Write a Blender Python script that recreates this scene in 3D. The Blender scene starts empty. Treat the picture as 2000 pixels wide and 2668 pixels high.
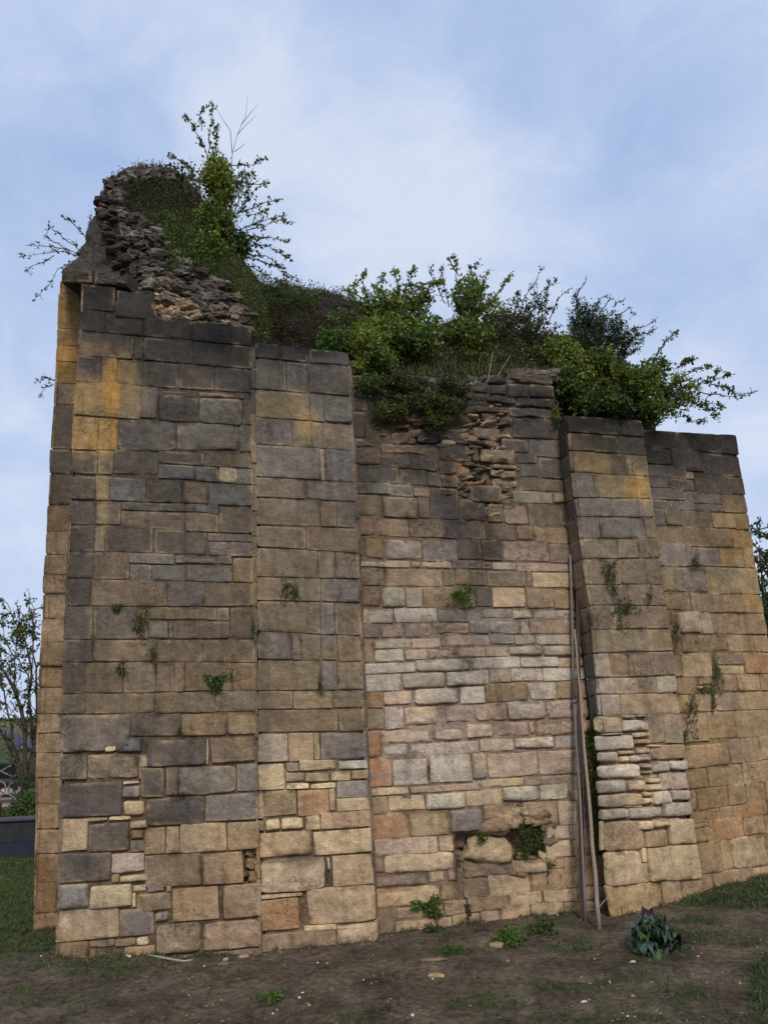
import bpy, math, random
import numpy as np
from mathutils import Vector, Matrix, noise
random.seed(7); np.random.seed(7)
S = bpy.context.scene
C = S.collection
R = math.radians
# ------------------------------------------------------------------ camera
F = 2003.0
PITCH, ROLL, CAMH = 13.6, 3.0, 1.55
cam_m = (Matrix.Rotation(R(90+PITCH), 4, 'X') @ Matrix.Rotation(R(-ROLL), 4, 'Z'))
cd = bpy.data.cameras.new('camera'); cam = bpy.data.objects.new('camera', cd); C.objects.link(cam)
cam.matrix_world = Matrix.Translation((0, 0, CAMH)) @ cam_m
cd.sensor_fit = 'HORIZONTAL'; cd.sensor_width = 36.0; cd.lens = 36.0*F/2000.0
cd.clip_start = 0.05; cd.clip_end = 6000
S.camera = cam
EYE = Vector((0, 0, CAMH)); RM = cam_m.to_3x3(); RI = RM.inverted()

def ray(x, y):
    return RM @ Vector(((x-1000)/F, -(y-1334)/F, -1.0))
def at(x, y, Y):                       # point seen at (x, y) standing at distance Y
    d = ray(x, y); return EYE + d*(Y/d.y)
def ground_at(x, y, z=0.0):
    d = ray(x, y); return EYE + d*((z-CAMH)/d.z)
def proj(p):
    q = RI @ (Vector(p)-EYE); return (1000+F*q.x/-q.z, 1334-F*q.y/-q.z)

# ------------------------------------------------------------------ colours
def lin(c):
    return tuple((v/255/12.92 if v <= 10 else ((v/255+0.055)/1.055)**2.4) for v in c)
PAL = dict(k=(47,44,42), K=(61,58,57), d=(74,68,62), g=(106,100,94), G=(101,99,97), b=(114,98,78), B=(122,100,72),
           t=(146,122,94), T=(170,147,115), o=(146,117,73), O=(176,130,60), y=(138,120,86), l=(156,144,128), L=(177,165,146),
           c=(192,172,134), p=(136,117,102), P=(164,142,121), r=(144,108,77))
ALB = 1.5
AVG = Vector(tuple(v*ALB for v in lin((110,97,81))))
COL = {k: tuple(Vector(v).lerp(AVG, .18)) for k, v in dict(
  (k,  tuple(min(0.8, v*ALB) for v in lin(c))) for k, c in PAL.items()).items()}
def srgb(*c, k=ALB): return tuple(v*k for v in lin(c))

# ------------------------------------------------------------------ mesh helper
class MB:
    def __init__(s): s.v = []; s.f = []; s.c = []
    def add(s, vs, fs, col):
        n = len(s.v); s.v.extend(tuple(v) for v in vs)
        s.f.extend(tuple(i+n for i in f) for f in fs)
        if isinstance(col, list): s.c.extend(col)
        else: s.c.extend([col]*len(vs))
    def tube(s, pts, rs, col, n=6, cap=True):
        vs = []; fs = []
        m = len(pts)
        for i, p in enumerate(pts):
            a = Vector(pts[max(0, i-1)]); b = Vector(pts[min(m-1, i+1)])
            t = (b-a); t = t.normalized() if t.length > 1e-9 else Vector((0, 0, 1))
            u = t.cross(Vector((0.31, 0.72, 0.2))).normalized(); w = t.cross(u)
            r = rs[i] if isinstance(rs, (list, tuple)) else rs
            for k in range(n):
                a2 = 2*math.pi*k/n
                vs.append(Vector(p)+u*(math.cos(a2)*r)+w*(math.sin(a2)*r))
        for i in range(m-1):
            for k in range(n):
                k2 = (k+1) % n
                fs.append((i*n+k, i*n+k2, (i+1)*n+k2, (i+1)*n+k))
        if cap:
            fs.append(tuple(range(n))[::-1]); fs.append(tuple(range((m-1)*n, m*n)))
        s.add(vs, fs, col)
    def box(s, o, ax, ay, az, col):
        o, ax, ay, az = map(Vector, (o, ax, ay, az))
        vs = [o, o+ax, o+ax+ay, o+ay, o+az, o+ax+az, o+ax+ay+az, o+ay+az]
        s.add(vs, [(0,3,2,1), (4,5,6,7), (0,1,5,4), (1,2,6,5), (2,3,7,6), (3,0,4,7)], col)
    def build(s, name, mat, parent=None, smooth=False):
        me = bpy.data.meshes.new(name); me.from_pydata(s.v, [], s.f)
        a = me.color_attributes.new('Col', 'FLOAT_COLOR', 'POINT')
        arr = np.ones((len(s.v), 4), dtype=np.float32)
        if s.v: arr[:, :3] = np.array(s.c, dtype=np.float32)
        a.data.foreach_set('color', arr.ravel())
        me.materials.append(mat)
        if smooth: me.polygons.foreach_set('use_smooth', [True]*len(me.polygons))
        me.update()
        o = bpy.data.objects.new(name, me); C.objects.link(o)
        if parent is not None: o.parent = parent; o.matrix_parent_inverse = parent.matrix_world.inverted()
        return o
def tag(o, label=None, cat=None, group=None, kind=None):
    if label: o['label'] = label
    if cat: o['category'] = cat
    if group: o['group'] = group
    if kind: o['kind'] = kind
    return o
def empty(name, loc, label, cat, group=None):
    o = bpy.data.objects.new(name, None); C.objects.link(o); o.location = loc
    o.empty_display_size = 0.1
    o.matrix_world = Matrix.Translation(loc)
    return tag(o, label, cat, group)

# ------------------------------------------------------------------ materials
def newmat(name):
    m = bpy.data.materials.new(name); m.use_nodes = True
    nt = m.node_tree; b = nt.nodes['Principled BSDF']; return m, nt, b
def N(nt, t, **k):
    n = nt.nodes.new(t)
    for a, v in k.items():
        if a in n.inputs: n.inputs[a].default_value = v
        else: setattr(n, a, v)
    return n
def L(nt, a, b): nt.links.new(a, b)
def math_n(nt, op, a, b=None, c=None):
    n = nt.nodes.new('ShaderNodeMath'); n.operation = op
    for i, v in enumerate((a, b, c)):
        if v is None: continue
        if isinstance(v, (int, float)): n.inputs[i].default_value = v
        else: nt.links.new(v, n.inputs[i])
    return n.outputs[0]
def mixc(nt, fac, a, b, mode='MIX'):
    n = nt.nodes.new('ShaderNodeMix'); n.data_type = 'RGBA'; n.blend_type = mode
    for i, v in ((0, fac), (6, a), (7, b)):
        if isinstance(v, (int, float)): n.inputs[i].default_value = v
        elif isinstance(v, tuple): n.inputs[i].default_value = (*v, 1)
        else: nt.links.new(v, n.inputs[i])
    return n.outputs[2]
def ramp(nt, src, stops):
    n = nt.nodes.new('ShaderNodeValToRGB'); e = n.color_ramp.elements
    while len(e) < len(stops): e.new(0.5)
    for i, (p, v) in enumerate(stops):
        e[i].position = p; e[i].color = (v, v, v, 1) if not isinstance(v, tuple) else (*v, 1)
    nt.links.new(src, n.inputs[0]); return n.outputs[0]
def noise_n(nt, vec, scale, det=6, rough=0.6):
    n = N(nt, 'ShaderNodeTexNoise', Scale=scale, Detail=det, Roughness=rough)
    if vec is not None: nt.links.new(vec, n.inputs['Vector'])
    return n.outputs['Fac']
def mapping(nt, scale, rot=(0, 0, 0)):
    g = nt.nodes.new('ShaderNodeNewGeometry'); m = nt.nodes.new('ShaderNodeMapping')
    m.inputs['Scale'].default_value = scale; m.inputs['Rotation'].default_value = rot
    nt.links.new(g.outputs['Position'], m.inputs['Vector']); return m.outputs[0]

def stone_material(name, bump=0.8, var=0.4, speck=1.0):
    m, nt, b = newmat(name)
    at_ = N(nt, 'ShaderNodeVertexColor', layer_name='Col')
    pos = mapping(nt, (1, 1, 1))
    strata = mapping(nt, (3.0, 3.0, 9), (R(9), R(8), 0))
    big = noise_n(nt, pos, 5, 5, 0.6)
    mid = noise_n(nt, pos, 26, 6, 0.68)
    fine = noise_n(nt, pos, 150, 5, 0.7)
    st = noise_n(nt, strata, 5, 6, 0.65)
    streak = noise_n(nt, mapping(nt, (9, 9, 0.9)), 2.0, 5, 0.6)
    # brightness mottling
    v = math_n(nt, 'ADD', math_n(nt, 'MULTIPLY', big, 0.9), math_n(nt, 'MULTIPLY', mid, 1.0))
    v = math_n(nt, 'ADD', v, math_n(nt, 'MULTIPLY', st, 0.55))
    v = math_n(nt, 'ADD', v, math_n(nt, 'MULTIPLY', fine, 2.3))      # mean 2.4
    v = math_n(nt, 'MULTIPLY_ADD', math_n(nt, 'SUBTRACT', v, 2.37), 2.3*var, 1.0)
    mm = nt.nodes.new('ShaderNodeMix'); mm.data_type = 'RGBA'; mm.blend_type = 'MULTIPLY'; mm.inputs[0].default_value = 1
    L(nt, at_.outputs['Color'], mm.inputs[6]); cb = nt.nodes.new('ShaderNodeCombineColor')
    for i in range(3): L(nt, v, cb.inputs[i])
    L(nt, cb.outputs[0], mm.inputs[7]); col = mm.outputs[2]
    # run-off streaks (dark crust)
    k = ramp(nt, streak, [(0.5, 0.0), (0.72, 0.55)])
    col = mixc(nt, k, col, mixc(nt, 1.0, col, (0.55, 0.52, 0.5), 'MULTIPLY'))
    # iron-brown tint patches
    k = ramp(nt, noise_n(nt, pos, 3.1, 4, 0.55), [(0.52, 0.0), (0.7, 0.5)])
    col = mixc(nt, k, col, mixc(nt, 1.0, col, (1.12, 0.95, 0.76), 'MULTIPLY'))
    # pale lichen flecks and dark pits
    vo = N(nt, 'ShaderNodeTexVoronoi', Scale=55.0); L(nt, pos, vo.inputs['Vector'])
    fl = math_n(nt, 'LESS_THAN', math_n(nt, 'ADD', vo.outputs['Distance'], math_n(nt, 'MULTIPLY', mid, 0.5)), 0.33)
    fl = math_n(nt, 'MULTIPLY', fl, ramp(nt, noise_n(nt, pos, 7.3, 3, 0.5), [(0.54, 0.0), (0.62, 0.75*speck)]))
    col = mixc(nt, fl, col, (0.42, 0.40, 0.36))
    pit = ramp(nt, noise_n(nt, pos, 85, 4, 0.75), [(0.32, 0.8), (0.42, 0.0)])
    col = mixc(nt, pit, col, mixc(nt, 1.0, col, (0.4, 0.36, 0.33), 'MULTIPLY'))
    # cracks and bedding splits
    dv = nt.nodes.new('ShaderNodeVectorMath'); dv.operation = 'ADD'
    nz = N(nt, 'ShaderNodeTexNoise', Scale=9.0, Detail=5.0); L(nt, pos, nz.inputs['Vector'])
    sc = nt.nodes.new('ShaderNodeVectorMath'); sc.operation = 'SCALE'; sc.inputs['Scale'].default_value = .4; L(nt, nz.outputs['Color'], sc.inputs[0])
    L(nt, mapping(nt, (1, 1, 1.7), (0, R(12), 0)), dv.inputs[0]); L(nt, sc.outputs[0], dv.inputs[1])
    ve = N(nt, 'ShaderNodeTexVoronoi', feature='DISTANCE_TO_EDGE', Scale=7.5); L(nt, dv.outputs[0], ve.inputs['Vector'])
    ck = ramp(nt, ve.outputs['Distance'], [(0.0, 1.0), (0.022, 0.0)])
    ck = math_n(nt, 'MULTIPLY', ck, ramp(nt, noise_n(nt, pos, 2.3, 3, .5), [(.56, 0.0), (.64, .8)]))
    chips = ramp(nt, noise_n(nt, mapping(nt, (1, 1, 2.6), (0, R(-8), 0)), 16, 7, .8), [(.28, 1.0), (.37, 0.0)])
    ck = math_n(nt, 'MAXIMUM', ck, math_n(nt, 'MULTIPLY', chips, .7))
    col = mixc(nt, ck, col, mixc(nt, 1.0, col, (.3, .26, .23), 'MULTIPLY'))
    # broad tonal drift over whole courses
    dr = math_n(nt, 'MULTIPLY_ADD', math_n(nt, 'SUBTRACT', noise_n(nt, pos, 1.6, 5, .6), .5), 1.1, 1.0)
    cd_ = nt.nodes.new('ShaderNodeCombineColor')
    for i in range(3): L(nt, dr, cd_.inputs[i])
    col = mixc(nt, 1.0, col, cd_.outputs[0], 'MULTIPLY')
    L(nt, col, b.inputs['Base Color'])
    b.inputs['Roughness'].default_value = 0.93; b.inputs['Specular IOR Level'].default_value = 0.18
    h = math_n(nt, 'ADD', math_n(nt, 'MULTIPLY', mid, 1.0), math_n(nt, 'MULTIPLY', fine, 0.4))
    h = math_n(nt, 'ADD', h, math_n(nt, 'MULTIPLY', st, 0.25))
    h = math_n(nt, 'SUBTRACT', h, math_n(nt, 'MULTIPLY', ck, .5))
    bp = N(nt, 'ShaderNodeBump', Strength=bump, Distance=0.02); L(nt, h, bp.inputs['Height']); L(nt, bp.outputs[0], b.inputs['Normal'])
    return m
M_STONE = stone_material('weathered_sandstone')
M_ROUGH = stone_material('rough_rubble', bump=0.9, var=0.6)
M_MORTAR = stone_material('lime_mortar', bump=0.8, var=0.5, speck=0.3)

def vc_material(name, rough=0.8, spec=0.3, var=0.25, scale=30, transl=0.0, bump=0.0):
    m, nt, b = newmat(name)
    a = N(nt, 'ShaderNodeVertexColor', layer_name='Col')
    pos = mapping(nt, (1, 1, 1)); n = noise_n(nt, pos, scale, 4, 0.6)
    v = math_n(nt, 'MULTIPLY_ADD', math_n(nt, 'SUBTRACT', n, 0.5), 4*var, 1.0)
    cb = nt.nodes.new('ShaderNodeCombineColor')
    for i in range(3): L(nt, v, cb.inputs[i])
    col = mixc(nt, 1.0, a.outputs['Color'], cb.outputs[0], 'MULTIPLY')
    L(nt, col, b.inputs['Base Color'])
    b.inputs['Roughness'].default_value = rough; b.inputs['Specular IOR Level'].default_value = spec
    if bump:
        bp = N(nt, 'ShaderNodeBump', Strength=bump, Distance=0.01); L(nt, n, bp.inputs['Height']); L(nt, bp.outputs[0], b.inputs['Normal'])
    if transl:
        t = nt.nodes.new('ShaderNodeBsdfTranslucent'); L(nt, mixc(nt, 1.0, col, (1.5, 1.6, 0.7), 'MULTIPLY'), t.inputs['Color'])
        mx = nt.nodes.new('ShaderNodeMixShader'); mx.inputs[0].default_value = transl
        L(nt, b.outputs[0], mx.inputs[1]); L(nt, t.outputs[0], mx.inputs[2])
        L(nt, mx.outputs[0], nt.nodes['Material Output'].inputs['Surface'])
    return m
M_LEAF = vc_material('leaf_green', 0.55, 0.35, 0.25, 14, 0.3)
M_WOOD = vc_material('bark_and_twig', 0.9, 0.2, 0.3, 60, 0, 0.5)
M_METAL = vc_material('weathered_metal', 0.55, 0.4, 0.25, 40, 0, 0.3)
M_PAINT = vc_material('plain_weathered_surface', 0.8, 0.3, 0.25, 12, 0, 0.3)
# ------------------------------------------------------------------ facets of the ruin
BL = dict(z1=(80, 700, .37394), z2=(80, 1300, .37394), z3=(80, 1900, .37394), q1=(600, 850, .27119), q2=(600, 1400, .27119),
          q3=(600, 1950, .27119), m1=(900, 1000, .37394), m2=(900, 1500, .37394), m3=(900, 1950, .4222), n1=(1000, 950, .30157),
          r1=(1440, 1000, .33776), r2=(1440, 1500, .33776), r3=(1440, 1950, .33776), s=(0, 0, 1.0))
def bx(b, x): o = BL[b]; return o[0]+x*o[2]
def by(b, y): o = BL[b]; return o[1]+y*o[2]
def lerp_poly(poly, y):                # poly = [(x, y)...] sorted by y -> x
    if y <= poly[0][1]: (x0, y0), (x1, y1) = poly[0], poly[1]
    elif y >= poly[-1][1]: (x0, y0), (x1, y1) = poly[-2], poly[-1]
    else:
        for i in range(len(poly)-1):
            if poly[i][1] <= y <= poly[i+1][1]: (x0, y0), (x1, y1) = poly[i], poly[i+1]; break
    return x0+(x1-x0)*(y-y0)/(y1-y0)
def interp(tab, v):
    if v <= tab[0][0]: return tab[0][1]
    for (a, b), (c, d) in zip(tab, tab[1:]):
        if v <= c: return b+(d-b)*(v-a)/(c-a)
    return tab[-1][1]
class Facet:
    def __init__(s, A, B, left, right, slopes):
        # A, B: (pixel x, pixel y of the foot, distance)
        a = ground_at(*A[:2]); b = ground_at(*B[:2]); s.a = Vector((a.x, a.y, 0)); s.b = Vector((b.x, b.y, 0))
        s.u = (s.b-s.a).normalized(); s.n = Vector((s.u.y, -s.u.x, 0))      # towards the viewer
        s.left = left; s.right = right; s.slopes = slopes
    def P(s, x, y, off=0.0):
        d = ray(x, y); o = s.a + s.n*off
        t = (o-EYE).dot(s.n)/d.dot(s.n); return EYE+d*t
    def xl(s, y): return lerp_poly(s.left, y)
    def xr(s, y): return lerp_poly(s.right, y)
    def xw(s, u, y):
        w = 2.6*noise.noise(Vector((y*.021, u*9, s.a.x*7)))+2.2*noise.noise(Vector((y*.07, u*9, 5)))
        return s.xl(y)+u*(s.xr(y)-s.xl(y))+(w if (abs(u) < 1e-6 or abs(u-1) < 1e-6) else 0)+(-s.ext if abs(u) < 1e-6 else (s.ext if abs(u-1) < 1e-6 else 0))
    ext = 0
    def uu(s, x, y): return (x-s.xl(y))/(s.xr(y)-s.xl(y))
CORN1 = [(214, 737), (188, 1171), (166, 1674), (144, 2495)]
R1E = [(652, 909), (656, 1450), (667, 1990), (678, 2401), (680, 2485)]
L2E = [(666, 930), (671, 1450), (674, 1990), (681, 2400), (685, 2485)]
R2E = [(908, 950), (914, 1040), (931, 1405), (952, 1950), (966, 2165), (982, 2450)]
CORN3 = [(1452, 1120), (1483, 1420), (1500, 1600), (1522, 1740), (1538, 1900), (1550, 2050), (1562, 2180), (1575, 2280), (1588, 2370)]
L3E = [(1476, 1075), (1492, 1230), (1521, 1456), (1546, 1640), (1556, 1763), (1566, 1880), (1577, 2000), (1589, 2070), (1592, 2190), (1600, 2300), (1618, 2390)]
R3E = [(1673, 1130), (1697, 1297), (1714, 1402), (1727, 1520), (1751, 1700), (1771, 1855), (1788, 2007), (1800, 2120), (1822, 2270), (1829, 2335)]
R4E = [(1913, 1130), (1921, 1186), (1938, 1290), (1953, 1378), (1977, 1550), (1996, 1650), (2025, 1830), (2090, 2220)]
F0 = Facet((95, 2425, 5.45), (150, 2420, 5.46), [(160, 700), (157, 735), (141, 1050), (126, 1300), (98, 1840), (95, 1990), (87, 2425)],
           CORN1, [(700, 0.03), (2400, -0.02)])
F1 = Facet((144, 2495, 4.80), (680, 2482, 4.86), CORN1, R1E, [(700, .11), (940, .083), (1380, .04), (1690, 0), (1900, -.02), (2420, -.085)])
F2 = Facet((685, 2478, 4.93), (985, 2450, 4.99), L2E, R2E, [(900, .1), (1090, .08), (1300, .05), (1506, .026), (1750, .01), (1850, -.01), (1985, -.035), (2150, -.07), (2320, -.085)])
FM = Facet((985, 2436, 5.05), (1588, 2365, 5.42), R2E, CORN3, [(1000, .06), (1350, .045), (1530, .007), (1750, -.04), (1900, -.05), (2040, -.06), (2200, -.05), (2400, -.093)])
F3 = Facet((1622, 2385, 5.20), (1829, 2330, 5.50), L3E, R3E, [(1130, .06), (1300, .01), (1640, 0), (1720, -.03), (1900, -.04), (2050, -.06), (2120, -.05), (2300, -.09)])
F4 = Facet((1829, 2322, 5.58), (2060, 2265, 6.1), R3E, R4E, [(1175, .08), (1400, .03), (1545, .025), (1700, -.01), (1850, -.03), (1990, -.11), (2100, -.14), (2300, -.14)])

# stains that belong to the stone: (cx, cy, rx, ry, colour, strength) in photo pixels
STAINS = {
 'F1': [(225, 1030, 70, 62, 'o', .75), (215, 1130, 62, 55, 'o', .8), (275, 1140, 30, 44, 'O', .8), (330, 1030, 50, 50, 'y', .6), (292, 1010, 22, 90, 'O', .8), (275, 1130, 22, 60, 'o', .7), (268, 1280, 18, 110, 'y', .75), (330, 960, 30, 70, 'o', .45),
        (240, 905, 60, 22, 'o', .35), (560, 1180, 90, 60, 'k', .25), (190, 1640, 40, 200, 'K', .35), (210, 1400, 30, 180, 'd', .5),
        (330, 870, 160, 40, 'k', .35), (620, 1850, 60, 140, 'B', .35), (600, 2200, 80, 60, 'o', .25), (370, 2140, 40, 20, 'k', .35),
        (400, 800, 200, 60, 'k', .5), (420, 1390, 120, 30, 'd', .3), (640, 900, 26, 260, 'k', .4)],
 'F2': [(800, 1100, 30, 40, 'o', .6), (850, 1000, 60, 60, 'k', .25), (700, 2030, 60, 40, 'c', .3), (690, 1850, 16, 260, 'd', .45),
        (790, 2245, 60, 22, 'd', .55), (880, 1520, 60, 60, 'g', .4), (860, 1640, 25, 60, 'G', .5), (720, 930, 80, 30, 'k', .4)],
 'FM': [(1215, 1330, 55, 130, 'K', .75), (1260, 1430, 45, 80, 'k', .75), (1170, 1320, 50, 60, 'K', .6), (1150, 1140, 100, 90, 'k', .6),
        (1060, 1215, 110, 30, 'k', .45), (1245, 1520, 28, 60, 'd', .7), (1290, 1640, 90, 40, 'g', .55), (1230, 1710, 70, 50, 'd', .35),
        (1200, 1230, 30, 40, 'r', .75), (1300, 2250, 90, 30, 'b', .5), (1060, 2380, 50, 20, 'b', .6), (1250, 2050, 90, 50, 'P', .25),
        (1140, 1640, 150, 30, 'd', .25), (930, 1150, 60, 180, 'k', .6), (1010, 1000, 160, 100, 'k', .4), (1250, 1000, 200, 50, 'd', .5),
        (1060, 2020, 260, 14, 'g', .4), (1530, 2200, 40, 120, 'b', .4)],
 'F3': [(1580, 1140, 100, 40, 'k', .35), (1660, 1270, 36, 40, 'O', .55), (1540, 1210, 60, 30, 'o', .4), (1575, 1960, 26, 160, 'g', .35),
        (1600, 2090, 26, 40, 'd', .45), (1600, 2150, 60, 30, 'd', .25), (1590, 2360, 40, 60, 'o', .55), (1700, 1500, 100, 40, 'b', .2)],
 'F4': [(1840, 1180, 130, 60, 'k', .35), (1900, 1380, 60, 60, 'o', .3), (1900, 2000, 100, 160, 'o', .2), (1930, 1500, 60, 60, 'y', .4),
        (1880, 1830, 50, 60, 'g', .35), (1920, 1960, 40, 60, 'g', .3)],
 'F0': [(125, 1100, 40, 120, 'd', .8), (150, 1000, 40, 50, 'd', .4), (150, 730, 60, 20, 'k', .5)]}
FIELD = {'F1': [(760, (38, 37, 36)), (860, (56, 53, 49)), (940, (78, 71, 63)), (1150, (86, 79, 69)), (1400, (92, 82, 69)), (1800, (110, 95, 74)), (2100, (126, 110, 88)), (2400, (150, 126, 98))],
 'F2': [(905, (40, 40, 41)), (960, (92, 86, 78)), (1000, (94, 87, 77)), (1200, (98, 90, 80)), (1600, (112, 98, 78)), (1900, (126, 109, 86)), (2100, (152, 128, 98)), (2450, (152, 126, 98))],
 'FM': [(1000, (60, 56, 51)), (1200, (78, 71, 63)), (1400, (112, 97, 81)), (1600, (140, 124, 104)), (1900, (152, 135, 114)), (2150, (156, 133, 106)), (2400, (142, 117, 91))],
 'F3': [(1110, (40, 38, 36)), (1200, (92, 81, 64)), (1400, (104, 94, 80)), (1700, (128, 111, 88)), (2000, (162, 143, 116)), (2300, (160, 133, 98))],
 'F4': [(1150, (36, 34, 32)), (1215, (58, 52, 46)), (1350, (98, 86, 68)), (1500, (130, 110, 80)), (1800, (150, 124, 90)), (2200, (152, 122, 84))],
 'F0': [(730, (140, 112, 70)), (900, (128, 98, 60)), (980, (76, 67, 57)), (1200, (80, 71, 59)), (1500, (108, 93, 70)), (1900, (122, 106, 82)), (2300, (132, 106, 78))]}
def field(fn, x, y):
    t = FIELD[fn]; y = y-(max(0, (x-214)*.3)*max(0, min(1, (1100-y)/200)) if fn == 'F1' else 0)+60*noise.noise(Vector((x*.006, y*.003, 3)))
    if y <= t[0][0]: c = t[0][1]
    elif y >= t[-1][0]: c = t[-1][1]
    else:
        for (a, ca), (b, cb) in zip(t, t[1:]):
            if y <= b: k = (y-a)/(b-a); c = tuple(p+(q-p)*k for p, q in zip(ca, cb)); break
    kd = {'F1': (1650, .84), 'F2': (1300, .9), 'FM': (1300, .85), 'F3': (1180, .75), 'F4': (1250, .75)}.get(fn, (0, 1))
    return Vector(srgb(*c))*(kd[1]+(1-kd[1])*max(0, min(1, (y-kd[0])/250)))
def stain(fn, x, y, col, seed=0):
    low = max(0, min(1, (y-1850)/100)) if fn in ('F1', 'F2') else (max(0, min(1, (y-1400)/150)) if fn == 'FM' else (max(.2, min(1, (y-1850)/100)) if fn == 'F3' else .3))
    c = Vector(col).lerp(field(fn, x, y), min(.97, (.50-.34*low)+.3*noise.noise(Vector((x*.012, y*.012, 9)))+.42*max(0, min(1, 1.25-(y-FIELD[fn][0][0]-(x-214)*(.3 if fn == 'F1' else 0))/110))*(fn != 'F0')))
    for cx, cy, rx, ry, k, st in STAINS.get(fn, ()):
        d = ((x-cx)/rx)**2+((y-cy)/ry)**2
        if d < 2.2:
            d += 0.7*noise.noise(Vector((x*.02, y*.012, cx)))
            w = st*max(0.0, min(1.0, 1.35-d))
            if w > 0: c = c.lerp(Vector(COL[k]), w)
    c = c*(1+(.10 if fn == 'FM' else .2 if fn == 'F3' else .14)*low)*(1+.26*noise.noise(Vector((x*.045, y*.06, 4)))+.12*noise.noise(Vector((x*.15, y*.2, 7))))
    return tuple(c)

DATA = {}
DATA['F0'] = '''R z1 88 92 175 180 999:o;R z1 175 180 290 294 999:o;R z1 290 294 412 418 999:o;R z1 412 418 535 540 999:o;R z1 535 540 645 650 999:O
R z1 645 650 795 805 999:O;R z1 795 805 940 948 999:t;R z1 940 948 1255 1262 999:d;R z1 1255 1262 1428 1432 999:d;R z1 1428 1432 1650 1645 999:d
R z2 45 40 228 228 999:B;R z2 228 228 388 390 999:t;R z2 388 390 527 527 999:t;R z2 527 527 662 660 999:t;R z2 662 660 833 835 999:t;R z2 833 835 998 998 999:t
R z2 998 998 1172 1172 999:B;R z2 1172 1172 1317 1317 999:B;R z2 1317 1317 1500 1500 999:t;R z2 1500 1500 1637 1630 999:t;R z3 33 28 165 165 999:t
R z3 165 165 338 338 999:B;R z3 338 338 522 522 999:B;R z3 522 522 700 697 999:t;R z3 700 697 872 870 999:t;R z3 872 870 1073 1070 999:r;R z3 1073 1070 1290 1280 999:r;R z3 1290 1280 1440 1440 999:r'''
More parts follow.
